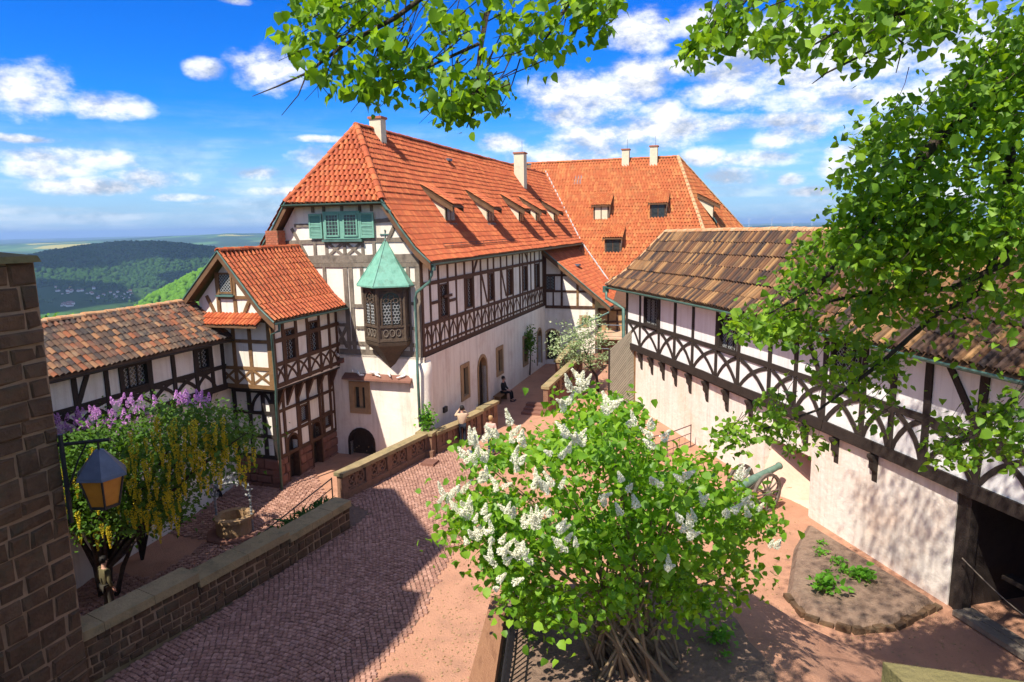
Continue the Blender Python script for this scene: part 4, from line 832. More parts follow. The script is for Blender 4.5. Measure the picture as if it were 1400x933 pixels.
for a in (-5.5, -7.3, -9.4, -11.2): MB().prism([(-6.45, a-.09, -1.2), (-6.45, a+.09, -1.2), (-6.2, a+.09, 3.5), (-6.2, a-.09, 3.5)], (-.2, 0, 0)).obj('post', m_tim_d, lg) if a in (-7.3,) else MB().prism([(-6.45, a-.08, 2.7), (-6.2, a-.08, 3.47), (-6.45, a-.08, 3.47)], (0, .16, 0)).obj('bracket', m_tim_d, lg)
pg, Tg = profile([(-5.78, 5.5), (-7.6, 6.86)]); pg2, Tg2 = profile([(-9.4, 5.5), (-7.6, 6.86)])
b = MB(); slab(b, [(-5.78, V0, 5.5), (-7.6, V0, 6.86), (-7.6, V1+.1, 6.86), (-5.78, V1+.1, 5.5)], .12); slab(b, [(-9.4, V0, 5.5), (-7.6, V0, 6.86), (-7.6, V1+.1, 6.86), (-9.4, V1+.1, 5.5)], .12); lrf = b.obj('roof', m_rafter, lg)
tiles(lrf, HM, lambda a, t: Vector((pg(t)[0], a, pg(t)[1])), Tg, lambda t: V0, lambda t: V1+.1, .19, .30, m_darkt, 'barrel', .075, 300)
tiles(lrf, HM, lambda a, t: Vector((pg2(t)[0], a, pg2(t)[1])), Tg2, lambda t: V0, lambda t: V1+.1, .2, .38, m_darkt, 'barrel', .075)
ridge(lrf, (-7.6, V0, 6.88), (-7.6, V1+.1, 6.88), m_ridge, .14, .42)
gutter(lg, (-5.7, V0, 5.44), (-5.7, V1+.05, 5.44), .06, m_tim_d)
MB().box(-7.5, -7.3, V0, V1, -2, 6.5).obj('rear_wall', m_white, lg); MB().quad((-6.5, V0, 3.5), (-6.5, V1, 3.5), (-6.5, V1, 5.6), (-6.5, V0, 5.6)).obj('light_stop', m_dark, lg)  # dark sheet behind the wall is added to stop light leaks

# ================================================================ annex under a catslide roof, far end of the walk
an = thing('annex', 'half-timbered annex with sloping orange roof at the end of the walk', 'house', HK, HA)
aw = Wall((0, 19.5, 0), X, -Y_, an, m_gable)
aw.grid(0, 3.6, -.3, 4.0, [(.2, .3, 1.0, 2.35), (2.6, 2.75, 3.1, 3.4)], mat=m_gable); aw.mat = m_gable; aw.archdoor(.6, .8, .3, 2.35, m_sand, ring=.18); aw.window(2.6, 2.75, 3.1, 3.4, m_sand, lattice=0, fw_=.16, mull=0)
b = MB(); b.prism([(0, 19.5, 4.0), (3.6, 19.5, 4.0), (3.6, 19.5, 4.9), (0, 19.5, 7.85)], (0, .2, 0)); b.obj('wall', m_gable, an)
for s_ in ((0, 4.02, 3.6, 4.02, .2), (0, 5.1, 3.0, 5.1, .15), (0, 6.2, 2.0, 6.2, .15), (1.3, 4, 1.3, 6.8, .15), (2.4, 4, 2.4, 5.9, .15), (.12, 4, .12, 7.7, .2), (3.5, 4, 3.5, 5, .16), (.7, 4.05, .7, 5.1, .1)): aw.timber(*s_, m_tim_s if s_[0] > 1.5 else m_tim_b)  # timbers in sun coloured ochre, those in the house's shadow brown
aw.window(.2, 5.2, .8, 6.15, m_tim_b, d=.01, lattice=.2, out=.04)
MB().box(3.4, 3.6, 19.7, 28, -.3, 4.9).obj('side_wall', m_gable, an)
pa, Ta = profile([(4.65, 4.1), (-.2, 8.1)]); b = MB(); slab(b, [(4.65, 19.1, 4.1), (-.2, 19.1, 8.1), (-.2, 31, 8.1), (4.65, 31, 4.1)], .15); arf = b.obj('roof', m_rafter, an)
tiles(arf, HM, lambda a, t: Vector((pa(t)[0], a, pa(t)[1])), Ta, lambda t: 19.1, lambda t: 30.5, .21, .3, m_orange, 's', .085, 80)
b = MB(); b.prism([(4.7, 19.04, 3.8), (-.1, 19.04, 7.75), (-.1, 19.04, 8.05), (4.7, 19.04, 4.1)], (0, .06, 0)); b.obj('barge_board', m_rafter, an); MB().tube([(4.72, 19.03, 4.13), (-.1, 19.03, 8.1)], .04, 6).obj('verge_flashing', m_gutter, an)
gutter(an, (4.72, 19.1, 4.05), (4.72, 27, 4.05), .08); pipe(an, [(4.7, 19.2, 4.0), (4.6, 19.1, 3.75), (2.4, 18.9, 2.7), (2.3, 18.9, 2.4)], .06)
MB().box(1.5, 1.9, 22.2, 22.9, 6.65, 6.78).obj('roof_hatch', m_zinc, an)
# timber loggia right of the annex
lo = thing('timber_loggia', 'ochre timber loggia with thin posts beside the annex', 'loggia', HK, HA)
lw_ = Wall((0, 20.3, 0), X, -Y_, lo, m_gable)
MB().box(3.65, 9.5, 20.3, 20.5, 2.0, 3.9).obj('wall', M('ochre_boards', [(.36, .20, .09), (.50, .31, .15)], 3, .85, .3, 20), lo)
for k in range(9): lw_.timber(3.75+k*.62, 2.0, 3.75+k*.62, 3.9, .12, m_tim_b)
for z in (2.1, 2.9, 3.8): lw_.timber(3.65, z, 9.5, z+(0 if z != 2.9 else .4), .14, m_tim_b)
MB().box(3.65, 9.5, 20.35, 20.5, -.3, 2.0).obj('lower_wall', m_bal, lo)
b = MB(); slab(b, [(3.7, 18.9, 2.05), (7.4, 18.9, 2.05), (7.4, 20.3, 2.4), (3.7, 20.3, 2.4)], .1); b.obj('canopy', M('canopy_board', [(.38, .24, .15), (.48, .33, .22)], 2, .8, .2, 14), lo)
MB().tube([(3.3, 18.8, 2.95), (7.6, 18.6, 3.0)], .03, 6).obj('rail', m_zinc, lo); MB().tube([(3.3, 18.8, 1.35), (7.6, 18.6, 1.4)], .03, 6).obj('rail', m_zinc, lo)
b = MB(); slab(b, [(4.6, 20, 4.0), (9.5, 20, 4.3), (9.5, 23, 5.6), (4.6, 23, 5.3)], .15); b.obj('roof', m_tim_b, lo)

# ================================================================ far house with the big cross roof
fh = thing('far_house', 'tall far building with broad orange hipped roof and two ridge chimneys', 'house', HK, HA)
RV, RT = 34.2, 15.0; fz = lambda v: RT-1.3*(RV-v)
UL, UR = -9., 7.7
def hipu(z): return UR+(RT-z)*.40
b = MB(); z1 = 5.0; v1 = RV-(RT-z1)/1.3; v2 = 2*RV-v1
slab(b, [(UL, v1, z1), (hipu(z1), v1, z1), (UR, RV, RT), (UL, RV, RT)], .15); UB = hipu(z1)+5.0; slab(b, [(UL, v2, z1), (UB, v2, z1), (UR, RV, RT), (UL, RV, RT)], .15); slab(b, [(hipu(z1), v1, z1), (UB, v2, z1), (UR, RV, RT)], .15); frf = b.obj('roof', m_rafter, fh)
Tf = math.hypot(RT-z1, RV-v1); fS = lambda a, t: Vector((a, v1+(RV-v1)*t/Tf, z1+(RT-z1)*t/Tf))
tiles(frf, HM, fS, Tf, lambda t: -5, lambda t: hipu(fS(0, t).z), .25, .34, m_orange2, 's', .085, 100, skip=lambda a, t: a < -.2+(8.6-fS(0, t).z)*0-(fS(0, t).z-8.3)*.64-.5 and fS(0, t).z < 14.2)
hS = lambda a, t: Vector((hipu(z1+(RT-z1)*t/Th)+5.0*(1-t/Th)*(a-(v1+(RV-v1)*t/Th))/max(.01, (v2-v1)*(1-t/Th)), a, z1+(RT-z1)*t/Th)); Th = math.hypot(RT-z1, .4*(RT-z1))
tiles(frf, HM, hS, Th, lambda t: v1+(RV-v1)*t/Th, lambda t: v2+(RV-v2)*t/Th, .25, .34, m_orange2, 's', .085)
ridge(frf, (UL, RV, RT+.03), (UR, RV, RT+.03), m_orange2, .15, .45); ridge(frf, (hipu(z1), v1, z1+.05), (UR, RV, RT+.05), m_ridge, .16, .42); ridge(frf, (UB, v2, z1+.05), (UR, RV, RT+.05), m_ridge, .16, .42)
MB().tube([(-3.55, 33.6, 14.28), (.62, 28.95, 8.25), (4.7, 25.4, 3.7)], .07, 5).obj('valley_flashing', m_lead, fh)
MB().box(-8, hipu(z1)-.4, v1+.5, v2-.5, -2, z1).obj('wall', m_gable, fh)
ff = lambda u, a, z: Vector((a, u, z))
for a, zz in ((2.0, 9.95), (6.55, 10.0), (3.3, 7.35)):
    vb = RV-(RT-zz)/1.3; dormer(fh, ff, a, vb-.05, zz-.1, vb+1.7, zz+2.2, vb-.25, zz+1.15, 1.3, HM, m_orange2, m_chim if a < 3 else m_glass)
dormer(fh, lambda u, a, z: Vector((u, a, z)), 33.0, hipu(10.2)+1.1, 10.0, hipu(11.9)+.5, 11.9, hipu(10.2)+1.6, 10.95, 1.3, HM, m_orange2)
chimney(fh, 3.4, 34.0, 13.9, 15.75, .6, .6); chimney(fh, 5.75, 34.0, 13.9, 15.9, .62, .62)
b = MB(); p = fS(-.5, Tf*.83); b.hexa([p+Vector((x, y*.61, y*.79+z)) for z in (.02, .1) for x, y in ((-.4, -.45), (.4, -.45), (.4, .45), (-.4, .45))]); b.obj('skylight', m_zinc, fh)

# ================================================================ right gallery
rg = thing('right_gallery', 'long white half-timbered gallery with brown mottled tiles on curved brackets', 'gallery', GK, GA)
rw = Wall((0, 0, 0), Y_, -X, rg, M('gallery_white', [(.76, .74, .72), (.85, .84, .82)], .8, .92, .2, 10, streak=.3, dirt=((.66, .60, .55), 1.2, .35)))
S0, S1 = -7.5, 20.9
rwin = [(17.0, 4.65, 18.5, 5.95), (9.95, 4.65, 11.2, 5.95), (3.4, 4.65, 4.6, 5.95)]
rw.grid(S0, S1, 3.1, 6.3, rwin)
rail = lambda s: 4.5+.12*math.sin((s+2)/23*math.pi)
DK = m_tim_d
def bow(z, w_, pr): rw.bent([(S0+(S1-S0)*i/20, z+.1*math.sin(max(0, S0+(S1-S0)*i/20+2)/23*math.pi)) for i in range(21)], w_, DK, pr)
bow(3.2, .34, .06); bow(4.5, .2, .035); bow(6.15, .22, .04)
rp = [20.75, 19.0, 16.75, 15.1, 13.4, 11.4, 9.75, 7.75, 6.3, 4.85, 3.2, 2.1, .95, -.55, -2.2, -3.8, -5.5]
for a in rp: rw.timber(a, 3.3, a+rnd(-.03, .03), 6.2, .22 if a in (20.75, .95, -.55) else .19, DK)
for q, p in zip(rp, rp[1:]):
    m_ = .07; rw.arc(p+m_, 3.4, q-m_-.1, 4.45, .14, DK, .16, .03); rw.arc(q-m_, 3.4, p+m_+.1, 4.45, .14, DK, -.16, .02)
for (a0, z0, a1, z1) in ((-.5, 4.7, .45, 6.1), (5.0, 4.7, 5.9, 6.1), (-3.6, 4.7, -2.7, 6.1)): rw.timber(a0, z0, a1, z1, .18, DK)
for w_ in rwin:
    rw.window(*w_, DK, d=-.14, lattice=.14, mull=2); b = MB(); rw.bar(b, w_[0]-.1, w_[1]-.06, w_[2]+.1, w_[1]-.06, .09, -.1, .1); b.obj('sill', DK, rg)
br = MB(); bp_ = [(0, 0), (0, -.95), (-.06, -.98), (-.14, -.8), (-.15, -.55), (-.26, -.42), (-.28, -.2), (-.36, -.08), (-.36, 0)]
br.prism([(x+.25, 0, z) for x, z in bp_], (0, .2, 0)); bme = br.mesh(DK)
for a in (20.5, 19.0, 17.7, 16.4, 15.1, 13.7, 12.2, 10.6, 8.9, 7.2, 5.7, 4.2, 2.6): link('bracket', bme, rg, Matrix.Translation((0, a, 3.04)))
# lower walls
MB().box(.12, 3.6, .0, 5.4, -.5, 3.02).obj('lower_wall', m_galw, rg)
lw2 = Wall((.16, 0, 0), Y_, -X, rg, m_galw)
lw2.grid(5.4, 20.8, -.6, 3.05, [(5.5, -.6, 8.1, 2.0)], deep=1.3, mat=m_galw, name='lower_wall')
b = MB(); b.hexa([(.1, 5.42, -.5), (1.46, 5.42, -.5), (1.46, 8.1, -.5), (-.25, 8.1, -.5), (1.1, 5.42, .5), (1.46, 5.42, .5), (1.46, 8.1, 1.9), (.5, 8.1, 1.5)]); b.obj('sloped_sill', M('rosy_plaster', [(.62, .40, .29), (.72, .52, .40)], .8, .93, .5, 6), rg)
b = MB(); b.quad((1.44, 5.4, -.6), (1.44, 8.2, -.6), (1.44, 8.2, 2.05), (1.44, 5.4, 2.05)); b.obj('niche_wall', M('rosy_plaster', [(.6, .4, .3)]), rg)
MB().box(.3, 4.2, 20.7, 20.8, -.6, 6.3).obj('end_wall', m_white, rg); MB().box(3.6, 3.8, 5.4, 20.8, -.6, 6.3).obj('rear_wall', m_white, rg)
MB().quad((.3, S0, 3.1), (.3, S1, 3.1), (.3, S1, 6.4), (.3, S0, 6.4)).obj('light_stop', m_dark, rg)  # dark sheet added behind the gallery wall against light leaks
MB().box(.05, 4.5, S0, S1, 3.03, 3.1).obj('floor', m_tim_d, rg)
# open cart passage beneath the near end
for a, w_ in ((-.3, .26), (-5.8, .3)): MB().box(.1, .36, a-w_/2, a+w_/2, -.2, 3.03).obj('post', DK, rg)
MB().box(4.0, 4.2, S0, 0, -.3, 3.1).obj('passage_wall', m_tim_d, rg); MB().box(.14, 4.2, -.16, -.02, -.3, 3.02).obj('passage_wall', m_tim_d, rg); MB().box(.1, 4.2, S0, S0+.2, -.3, 3.02).obj('passage_wall', m_tim_d, rg)
for k in range(4): MB().box(-.18+k*.15, -.05+k*.15, -6.9, -.45, .05, .17-(k % 2)*.02).obj('sill_plank', m_tim_g, rg)
MB().box(1.0, 1.3, -6.5, -.6, .9, 1.0).obj('cross_rail', m_tim_d, rg)
b = MB()
pts = [(-.05, -.45-i*.28, 1.5-.75*math.sin(math.pi*min(1, i/16)*.9)+.02*i) for i in range(17)]
b.tube(pts, .014, 6); b.obj('chain', m_tim_g, rg)
# roof, with a swept hip at the far end
ER, EZR = -.5, 6.22; RX, RZR = 2.1, 9.05
pr_, Tr = profile([(ER, EZR), (.15, 6.78), (.9, 7.6), (RX, RZR)])
def swp(t): return 22.6-1.9*(t/Tr)**.8
def rS(a, t): x, z = pr_(t); return Vector((x, a, z+.1*math.sin(max(0, a+2)/23*math.pi)))
b = MB(); pp = [(ER, EZR), (.15, 6.78), (.9, 7.6), (RX, RZR)]; LL = [0, .858, 1.97, Tr]
for (p, tp), (q, tq) in zip(list(zip(pp, LL)), list(zip(pp, LL))[1:]):
    for i in range(6):
        s0, s1 = S0+(swp(tp)-S0)*i/6, S0+(swp(tp)-S0)*(i+1)/6; e0, e1 = S0+(swp(tq)-S0)*i/6, S0+(swp(tq)-S0)*(i+1)/6
        slab(b, [rS(s0, tp), rS(s1, tp), rS(e1, tq), rS(e0, tq)], .1)
slab(b, [(RX, S0, RZR), (RX, swp(Tr), RZR), (4.8, 22.6, 6.2), (4.8, S0, 6.2)], .1)
slab(b, [(ER, 22.6, EZR), (RX, swp(Tr), RZR), (4.8, 22.6, EZR)], .1)
rrf = b.obj('roof', m_rafter, rg)
tiles(rrf, GM, rS, Tr, lambda t: S0, swp, .21, .62, m_brown, 'barrel', .125, 300)
tiles(rrf, GM, lambda a, t: Vector((ER+(RX-ER)*t/Tr+a*(1-t/Tr), 22.6-1.9*t/Tr, EZR+(RZR-EZR)*t/Tr)), Tr, lambda t: .1, lambda t: 5.2, .2, .5, m_brown, 'barrel', .08)
for i in range(8): s0, s1 = S0+(swp(Tr)-S0)*i/8, S0+(swp(Tr)-S0)*(i+1)/8; ridge(rrf, rS(s0, Tr)+Vector((0, 0, .04)), rS(s1, Tr)+Vector((0, 0, .04)), m_ridge, .16, .45)
for i in range(4): t_, t2 = Tr*i/4, Tr*(i+1)/4; ridge(rrf, rS(swp(t_), t_)+Vector((0, 0, .05)), rS(swp(t2), t2)+Vector((0, 0, .05)), m_ridge, .13, .45)
for i in range(8): s0, s1 = S0+(22.6-S0)*i/8, S0+(22.6-S0)*(i+1)/8; p, q = rS(s0, 0), rS(s1, 0); gutter(rg, p+Vector((-.09, 0, -.05)), q+Vector((-.09, 0, -.05)), .08)
b = MB(); b.box(ER-.2, ER+.06, 22.35, 22.62, 5.85, 6.2); b.obj('rainwater_head', m_gutter, rg)
pipe(rg, [(ER-.08, 22.4, 5.9), (ER-.08, 22.35, 5.55), (-.3, 21.6, 5.3), (-.12, 21.0, 5.1), (-.12, 20.95, 3.4), (-.02, 20.7, 3.0), (.02, 20.65, 2.8), (.02, 20.6, -.3)], .09)

# slatted lean-to at the far end of the gallery
sl_ = thing('slatted_lean_to', 'grey slatted timber lean-to beside the copper downpipe', 'lean-to', GK, GA)
A0, B0 = Vector((-.15, 20.9, .3)), Vector((-.15, 20.9, 4.4)); p = [atY(868, 552, 35.2), atY(868, 447, 35.2), atY(833, 478, 36.0), atY(832, 566, 36.0)]
gi = GM.inverted(); p = [gi @ q for q in p]
for k in range(30):
    t, t2 = k/24, (k+.7)/24; cl = lambda v: min(1, max(0, v)); l0, l1 = cl(t-.25), cl(t2-.25); r0_, r1_ = cl(t), cl(t2)
    if l1-l0 < .004 and r1_-r0_ < .004: continue
    a, b_ = p[0].lerp(p[1], r0_), p[3].lerp(p[2], l0); c, d = p[0].lerp(p[1], r1_+.002), p[3].lerp(p[2], l1+.002); n = (p[3]-p[0]).cross(p[1]-p[0]).normalized()*.05
    MB().prism([a, b_, d, c], n).obj('slat', m_slat, sl_)
MB().prism([q+Vector((.15, .35, -.1)) for q in p], (.03, .03, 0)).obj('backing', m_tim_d, sl_)
MB().tube([p[3]+Vector((0, 0, -.2)), p[2]], .06, 4).obj('post', m_tim_d, sl_); MB().tube([p[0]+Vector((0, 0, -.4)), p[1]], .06, 4).obj('post', m_tim_s, sl_)

# ================================================================ stone tower pier (left edge) and an unseen tower shaped to cast the path shadow
tp = thing('stone_pier', 'rubble stone pier with mossy cap carrying the lantern', 'pier')
PX = -9.02; pc = HMI @ Vector((PX, 13.06, 0)); tp.location = HK; tp.rotation_euler = (0, 0, HA)
MB().box(pc.x-2.6, pc.x-.06, pc.y-7, pc.y, -2, 9.05).obj('core', m_mort, tp)
blocks(tp, (pc.x-.06, 0, 0), Y_, X, pc.y-3.2, pc.y, -1.6, 9.0, .36, .62, m_stone, th=.05, gap=.026, rough=.03)
b = MB(); b.hexa([(pc.x-2.7, pc.y-7, 9.0), (pc.x+.08, pc.y-7, 9.0), (pc.x+.08, pc.y+.06, 9.0), (pc.x-2.7, pc.y+.06, 9.0), (pc.x-2.7, pc.y-7, 9.32), (pc.x+.04, pc.y-7, 9.12), (pc.x+.04, pc.y+.02, 9.12), (pc.x-2.7, pc.y+.02, 9.32)]); b.obj('cap_stone', m_moss, tp)
kp = thing('shade_tower', 'unseen rubble stone keep rising beside the pier', 'tower')
cot = 1/math.tan(R(SUN_EL)); HT = 18.0; off = Vector((math.sin(R(SUN_AZ)), math.cos(R(SUN_AZ)), 0))*HT*cot
sh_px = [(490, 640), (509, 668), (541, 669), (591, 734), (612, 748), (552, 806), (580, 811), (564, 853), (525, 896)]
pl2 = [onz(x, y)+off for x, y in sh_px]
pl2 = pl2[1:]+[Vector((-12.2, 2.0, 0)), Vector((-18.4, 1.5, 0)), Vector((-17.3, 4.6, 0)), Vector((-14.4, 11.0, 0))]
MB().prism([(q.x, q.y, -3) for q in pl2], (0, 0, HT+3)).obj('wall', m_stone, kp)  # plan is the path shadow's outline, moved back toward the sun
b = MB(); c_ = onz(570, 925)+off; b.lathe([(.62, -16), (.62, -.9), (.6, -.3), (.4, .05), (.0, .15)], 12, (c_.x-.2, c_.y-.3, HT)); b.obj('shade_post', m_stone, kp)  # unseen round post, added to cast the rounded shadow on the path
# ================================================================ parapet of the upper path: stepped wall with coping
pw = thing('parapet_wall', 'stepped brown stone parapet with sandstone coping beside the setts', 'wall', HK, HA)
L_ = [(-.52, -16.9), (.12, -13.45), (.6, -10.5), (.92, -7.75)]; tops = [1.18, 1.0, .86]
for i in range(3):
    p, q = Vector((*L_[i], 0)), Vector((*L_[i+1], 0)); ax = (q-p).normalized(); n = Vector((ax.y, -ax.x, 0)); ln = (q-p).length; t = tops[i]
    b = MB(); b.prism([p-n*.5, p-n*.03, q-n*.03, q-n*.5], (0, 0, t+1.5)); b.v = [(x, y, z-1.6) for x, y, z in b.v]; b.obj('core', m_mort, pw)
    blocks(pw, p-n*.04, ax, n, 0, ln, -.02, t-.12, .235, .36, m_stone, th=.05, gap=.018, deep=.05, rough=.016)
    k = 3 if i != 1 else 2
    for j in range(k):
        a0, a1 = ln*j/k+.006, ln*(j+1)/k-.006; z = t-.12+rnd(-.006, .006); P_ = lambda a, d, zz: p+ax*a+n*d+Vector((0, 0, zz))
        b = MB(); b.hexa([P_(a0, .09, z), P_(a1, .09, z), P_(a1, -.58, z), P_(a0, -.58, z), P_(a0, .07, z+.2), P_(a1, .07, z+.2), P_(a1, -.56, z+.22), P_(a0, -.56, z+.22)]); b.obj('coping_stone', m_cope, pw)
    b = MB(); b.prism([q-n*.03+ax*.004, q-n*.5+ax*.004, q-n*.5+ax*.01+Vector((0, 0, 0)), q-n*.03+ax*.01], (0, 0, t-.12)); b.obj('end_face', m_stone, pw)

# ================================================================ balustrades of the bridge
def balustrade(name, label, pts, top, grp=None, gaps=False):
    t = thing(name, label, 'balustrade', HK, HA, grp)
    for (p, q, z0, z1, npan) in pts:
        p, q = Vector((*p, 0)), Vector((*q, 0)); ax = (q-p).normalized(); n = Vector((ax.y, -ax.x, 0)); ln = (q-p).length
        W_ = Wall(p, ax, n, t, m_bal); sl2 = (z1-z0)/ln
        def pan(b, a0, a1, zl, zh, d0, d1): b.hexa([W_.P(a0, zl+sl2*a0, d0), W_.P(a1, zl+sl2*a1, d0), W_.P(a1, zl+sl2*a1, d1), W_.P(a0, zl+sl2*a0, d1), W_.P(a0, zh+sl2*a0, d0), W_.P(a1, zh+sl2*a1, d0), W_.P(a1, zh+sl2*a1, d1), W_.P(a0, zh+sl2*a0, d1)])
        b = MB(); pan(b, 0, ln, z0-1.3, z0+.26, -.14, .14); b.obj('plinth', m_bal, t)
        b = MB(); pan(b, -.06, ln+.06, z0+top-.13, z0+top+.01, -.22, .22); b.obj('coping', m_cope, t)
        for k in range(npan+1):
            a = .15+(ln-.3)*k/npan; b = MB(); pan(b, a-.15, a+.15, z0+.262, z0+top-.132, -.13, .13); b.obj('post', m_bal, t)
        for k in range(npan):
            a0 = .3+(ln-.3)*k/npan; a1 = (ln-.3)*(k+1)/npan; b = MB(); m_ = (a0+a1)/2; zc = z0+.26+(top-.39)/2; hh = (top-.39)/2; ww = (a1-a0)/2
            zz = lambda a, z: z+sl2*a
            for c_ in (-.5, .5):
                ca = m_+c_*ww
                for i in range(10):
                    an, bn = 2*math.pi*i/10, 2*math.pi*(i+1)/10; rx, rz = ww*.42, hh*.75
                    W_.bar(b, ca+rx*math.cos(an), zz(ca, zc+rz*math.sin(an)), ca+rx*math.cos(bn), zz(ca, zc+rz*math.sin(bn)), .08, -.07, .07)
                for d_ in (1, -1): W_.bar(b, ca-ww*.36, zz(ca-ww*.36, zc-d_*hh*.5), ca+ww*.36, zz(ca+ww*.36, zc+d_*hh*.5), .06, -.05, .05+.004*d_)
            W_.bar(b, m_, zz(m_, zc-hh), m_, zz(m_, zc+hh), .09, -.075, .075)
            pan(b, a0, a1, z0+.26, z0+.32, -.08, .08); pan(b, a0, a1, z0+top-.2, z0+top-.132, -.08, .08)
            b.obj('tracery_panel', m_bal, t)
    return t
balustrade('stone_balustrade', 'pierced stone balustrade in front of the arched cellar door', [((-.62, -5.85), (.30, -.55), 0, 0, 4)], 1.02)
balustrade('stone_balustrade', 'stepped stone balustrade beside the man taking a photograph', [((.55, -.30), (1.05, 1.35), 0, .02, 2), ((1.1, 1.5), (1.4, 2.75), .12, .16, 1), ((1.45, 2.9), (1.75, 4.1), .25, .32, 1)], .98)
balustrade('stone_balustrade', 'dark stone balustrade rising along the steps by the blossoming tree', [((3.5, 6.9), (4.15, 12.3), .3, 1.0, 3)], 1.15)
balustrade('stone_balustrade', 'short dark stone balustrade facing the arched annex door', [((2.6, 13.0), (2.75, 17.0), .5, 1.0, 2)], 1.1)
pn = thing('planter', 'stone planter block holding a green climber at the house corner', 'planter', HK, HA)
MB().box(-.05, .62, -.75, -.12, -.3, .92).obj('block', m_bal, pn); MB().box(-.1, .68, -.82, -.08, .92, 1.04).obj('rim', m_cope, pn); MB().box(-.1, .72, -.9, -.7, -.02, .3).obj('foot', m_bal, pn)
b = MB(); b.hexa([(.6, -1.9, .004), (1.2, -1.9, .004), (1.2, -1.3, .004), (.6, -1.3, .004), (.62, -1.88, .13), (1.18, -1.88, .13), (1.18, -1.3, .13), (.62, -1.3, .13)]); tag(b.obj('stone_step', m_redst), 'low red stone step on the setts near the planter', 'step').location = (0, 0, 0); bpy.data.objects['stone_step'].matrix_world = HM
# stair block behind the far balustrades
b = MB(); b.box(2.7, 4.2, 13, 19.4, -.2, .9)
for k in range(5): b.box(2.0, 2.6, 13.0+k*.35, 13.35+k*.35, 0, .18*(k+1)) if False else None
tag(b.obj('stair_block', m_bal), 'brown stone stair block below the annex', 'stairs').matrix_world = HM
for k in range(3):
    b = MB(); b.box(2.3, 3.4, 6.5+k*.42, 6.95+k*.42, -.1, .13*(k+1)-.02*k); tag(b.obj('stone_step', m_redst), ['lowest worn red stone step below the dark balustrade', 'middle worn red stone step below the dark balustrade', 'uppermost worn red stone step below the dark balustrade'][k], 'step').matrix_world = HM

# ================================================================ wrought iron rails
def railing(name, label, pts, h, n, mat, r=.018, bars=3, cat='railing', base=None):
    t = thing(name, label, cat); pts = [Vector(p) for p in pts]
    for k in range(bars): MB().tube([p+Vector((0, 0, h*(1-k*.36))) for p in pts], r if k else r*1.3, 6).obj('rail', mat, t)
    for i in range(len(pts)-1):
        for j in range(n+1 if i == len(pts)-2 else n):
            q = pts[i].lerp(pts[i+1], j/n); MB().tube([q, q+Vector((0, 0, h+.03))], r*1.25, 6).obj('post', mat, t)
            if j < n:
                for m_ in (.25, .5, .75): q2 = pts[i].lerp(pts[i+1], (j+m_)/n); MB().tube([q2+Vector((0, 0, .05)), q2+Vector((0, 0, h*.64))], r*.5, 5).obj('baluster', mat, t)
    return t
railing('iron_railing', 'thin black iron railing above the planted strip', [H(-.72, -6.2, -.05), H(-1.0, -10.2, -.62), H(-1.35, -14.5, -1.1)], .98, 2, m_iron)
railing('iron_railing', 'short brown iron railing against the white gallery wall', [onz(880, 632), onz(912, 625), onz(944, 612)], 1.0, 1, m_rust)
# fence on the terrace edge
fe = thing('iron_fence', 'black iron picket fence leaning along the timber beam', 'fence'); d0, d1 = Vector((c1.x+.16, c1.y-.1, TZ)), Vector((c2.x+.16, c2.y, TZ)); ln = (d1-d0).length
for zz in (.12, .62): MB().tube([d0+Vector((0, 0, zz)), d1+Vector((0, 0, zz))], .016, 5).obj('rail', m_iron, fe)
pk = MB(); pk.tube([(0, 0, -.05), (0, 0, .75), (0, 0, .82)], [.014, .014, .002], 5); pme = pk.mesh(m_iron)
for k in range(int(ln/.13)): link('picket', pme, fe, Matrix.Translation(d0.lerp(d1, k*.13/ln)))
# garden bed by the gallery wall, edged with stones
bd = [(1075, 808), (1100, 838), (1165, 858), (1225, 853), (1285, 822), (1105, 712), (1085, 745)]; bp2 = [onz(x, y, .15) for x, y in bd]
b = MB(); cen = sum(bp2, Vector())/len(bp2); N = len(bp2)
b.v = [(cen.x, cen.y, .24)]+[tuple(p.lerp(cen, .12))[:2]+(.2,) for p in bp2]+[(p.x, p.y, -.02) for p in bp2]
b.f = [(0, 1+k, 1+(k+1) % N) for k in range(N)]+[(1+k, 1+N+k, 1+N+(k+1) % N, 1+(k+1) % N) for k in range(N)]
struct(b.obj('flower_bed', m_soil)); fb = bpy.data.objects['flower_bed']
for i in range(0, 4):
    p, q = bp2[i], bp2[i+1]; n = int((q-p).length/.27)
    for k in range(n):
        c = p.lerp(q, (k+.5)/n); t_ = (q-p).normalized(); s_ = Vector((t_.y, -t_.x, 0)); l2 = .5*(q-p).length/n-.008; w2 = rnd(.07, .11); h2 = rnd(.06, .17); j_ = lambda: Vector((rnd(-.02, .02), rnd(-.02, .02), rnd(-.02, .02)))
        MB().hexa([c+t_*x*l2+s_*y*w2+Vector((0, 0, -.2-c.z+c.z)) for x, y in ((-1, -1), (1, -1), (1, 1), (-1, 1))]+[c+t_*x*l2*.9+s_*y*w2*.8+Vector((0, 0, h2-.15))+j_() for x, y in ((-1, -1), (1, -1), (1, 1), (-1, 1))]).obj('edging_stone', m_stone, fb)
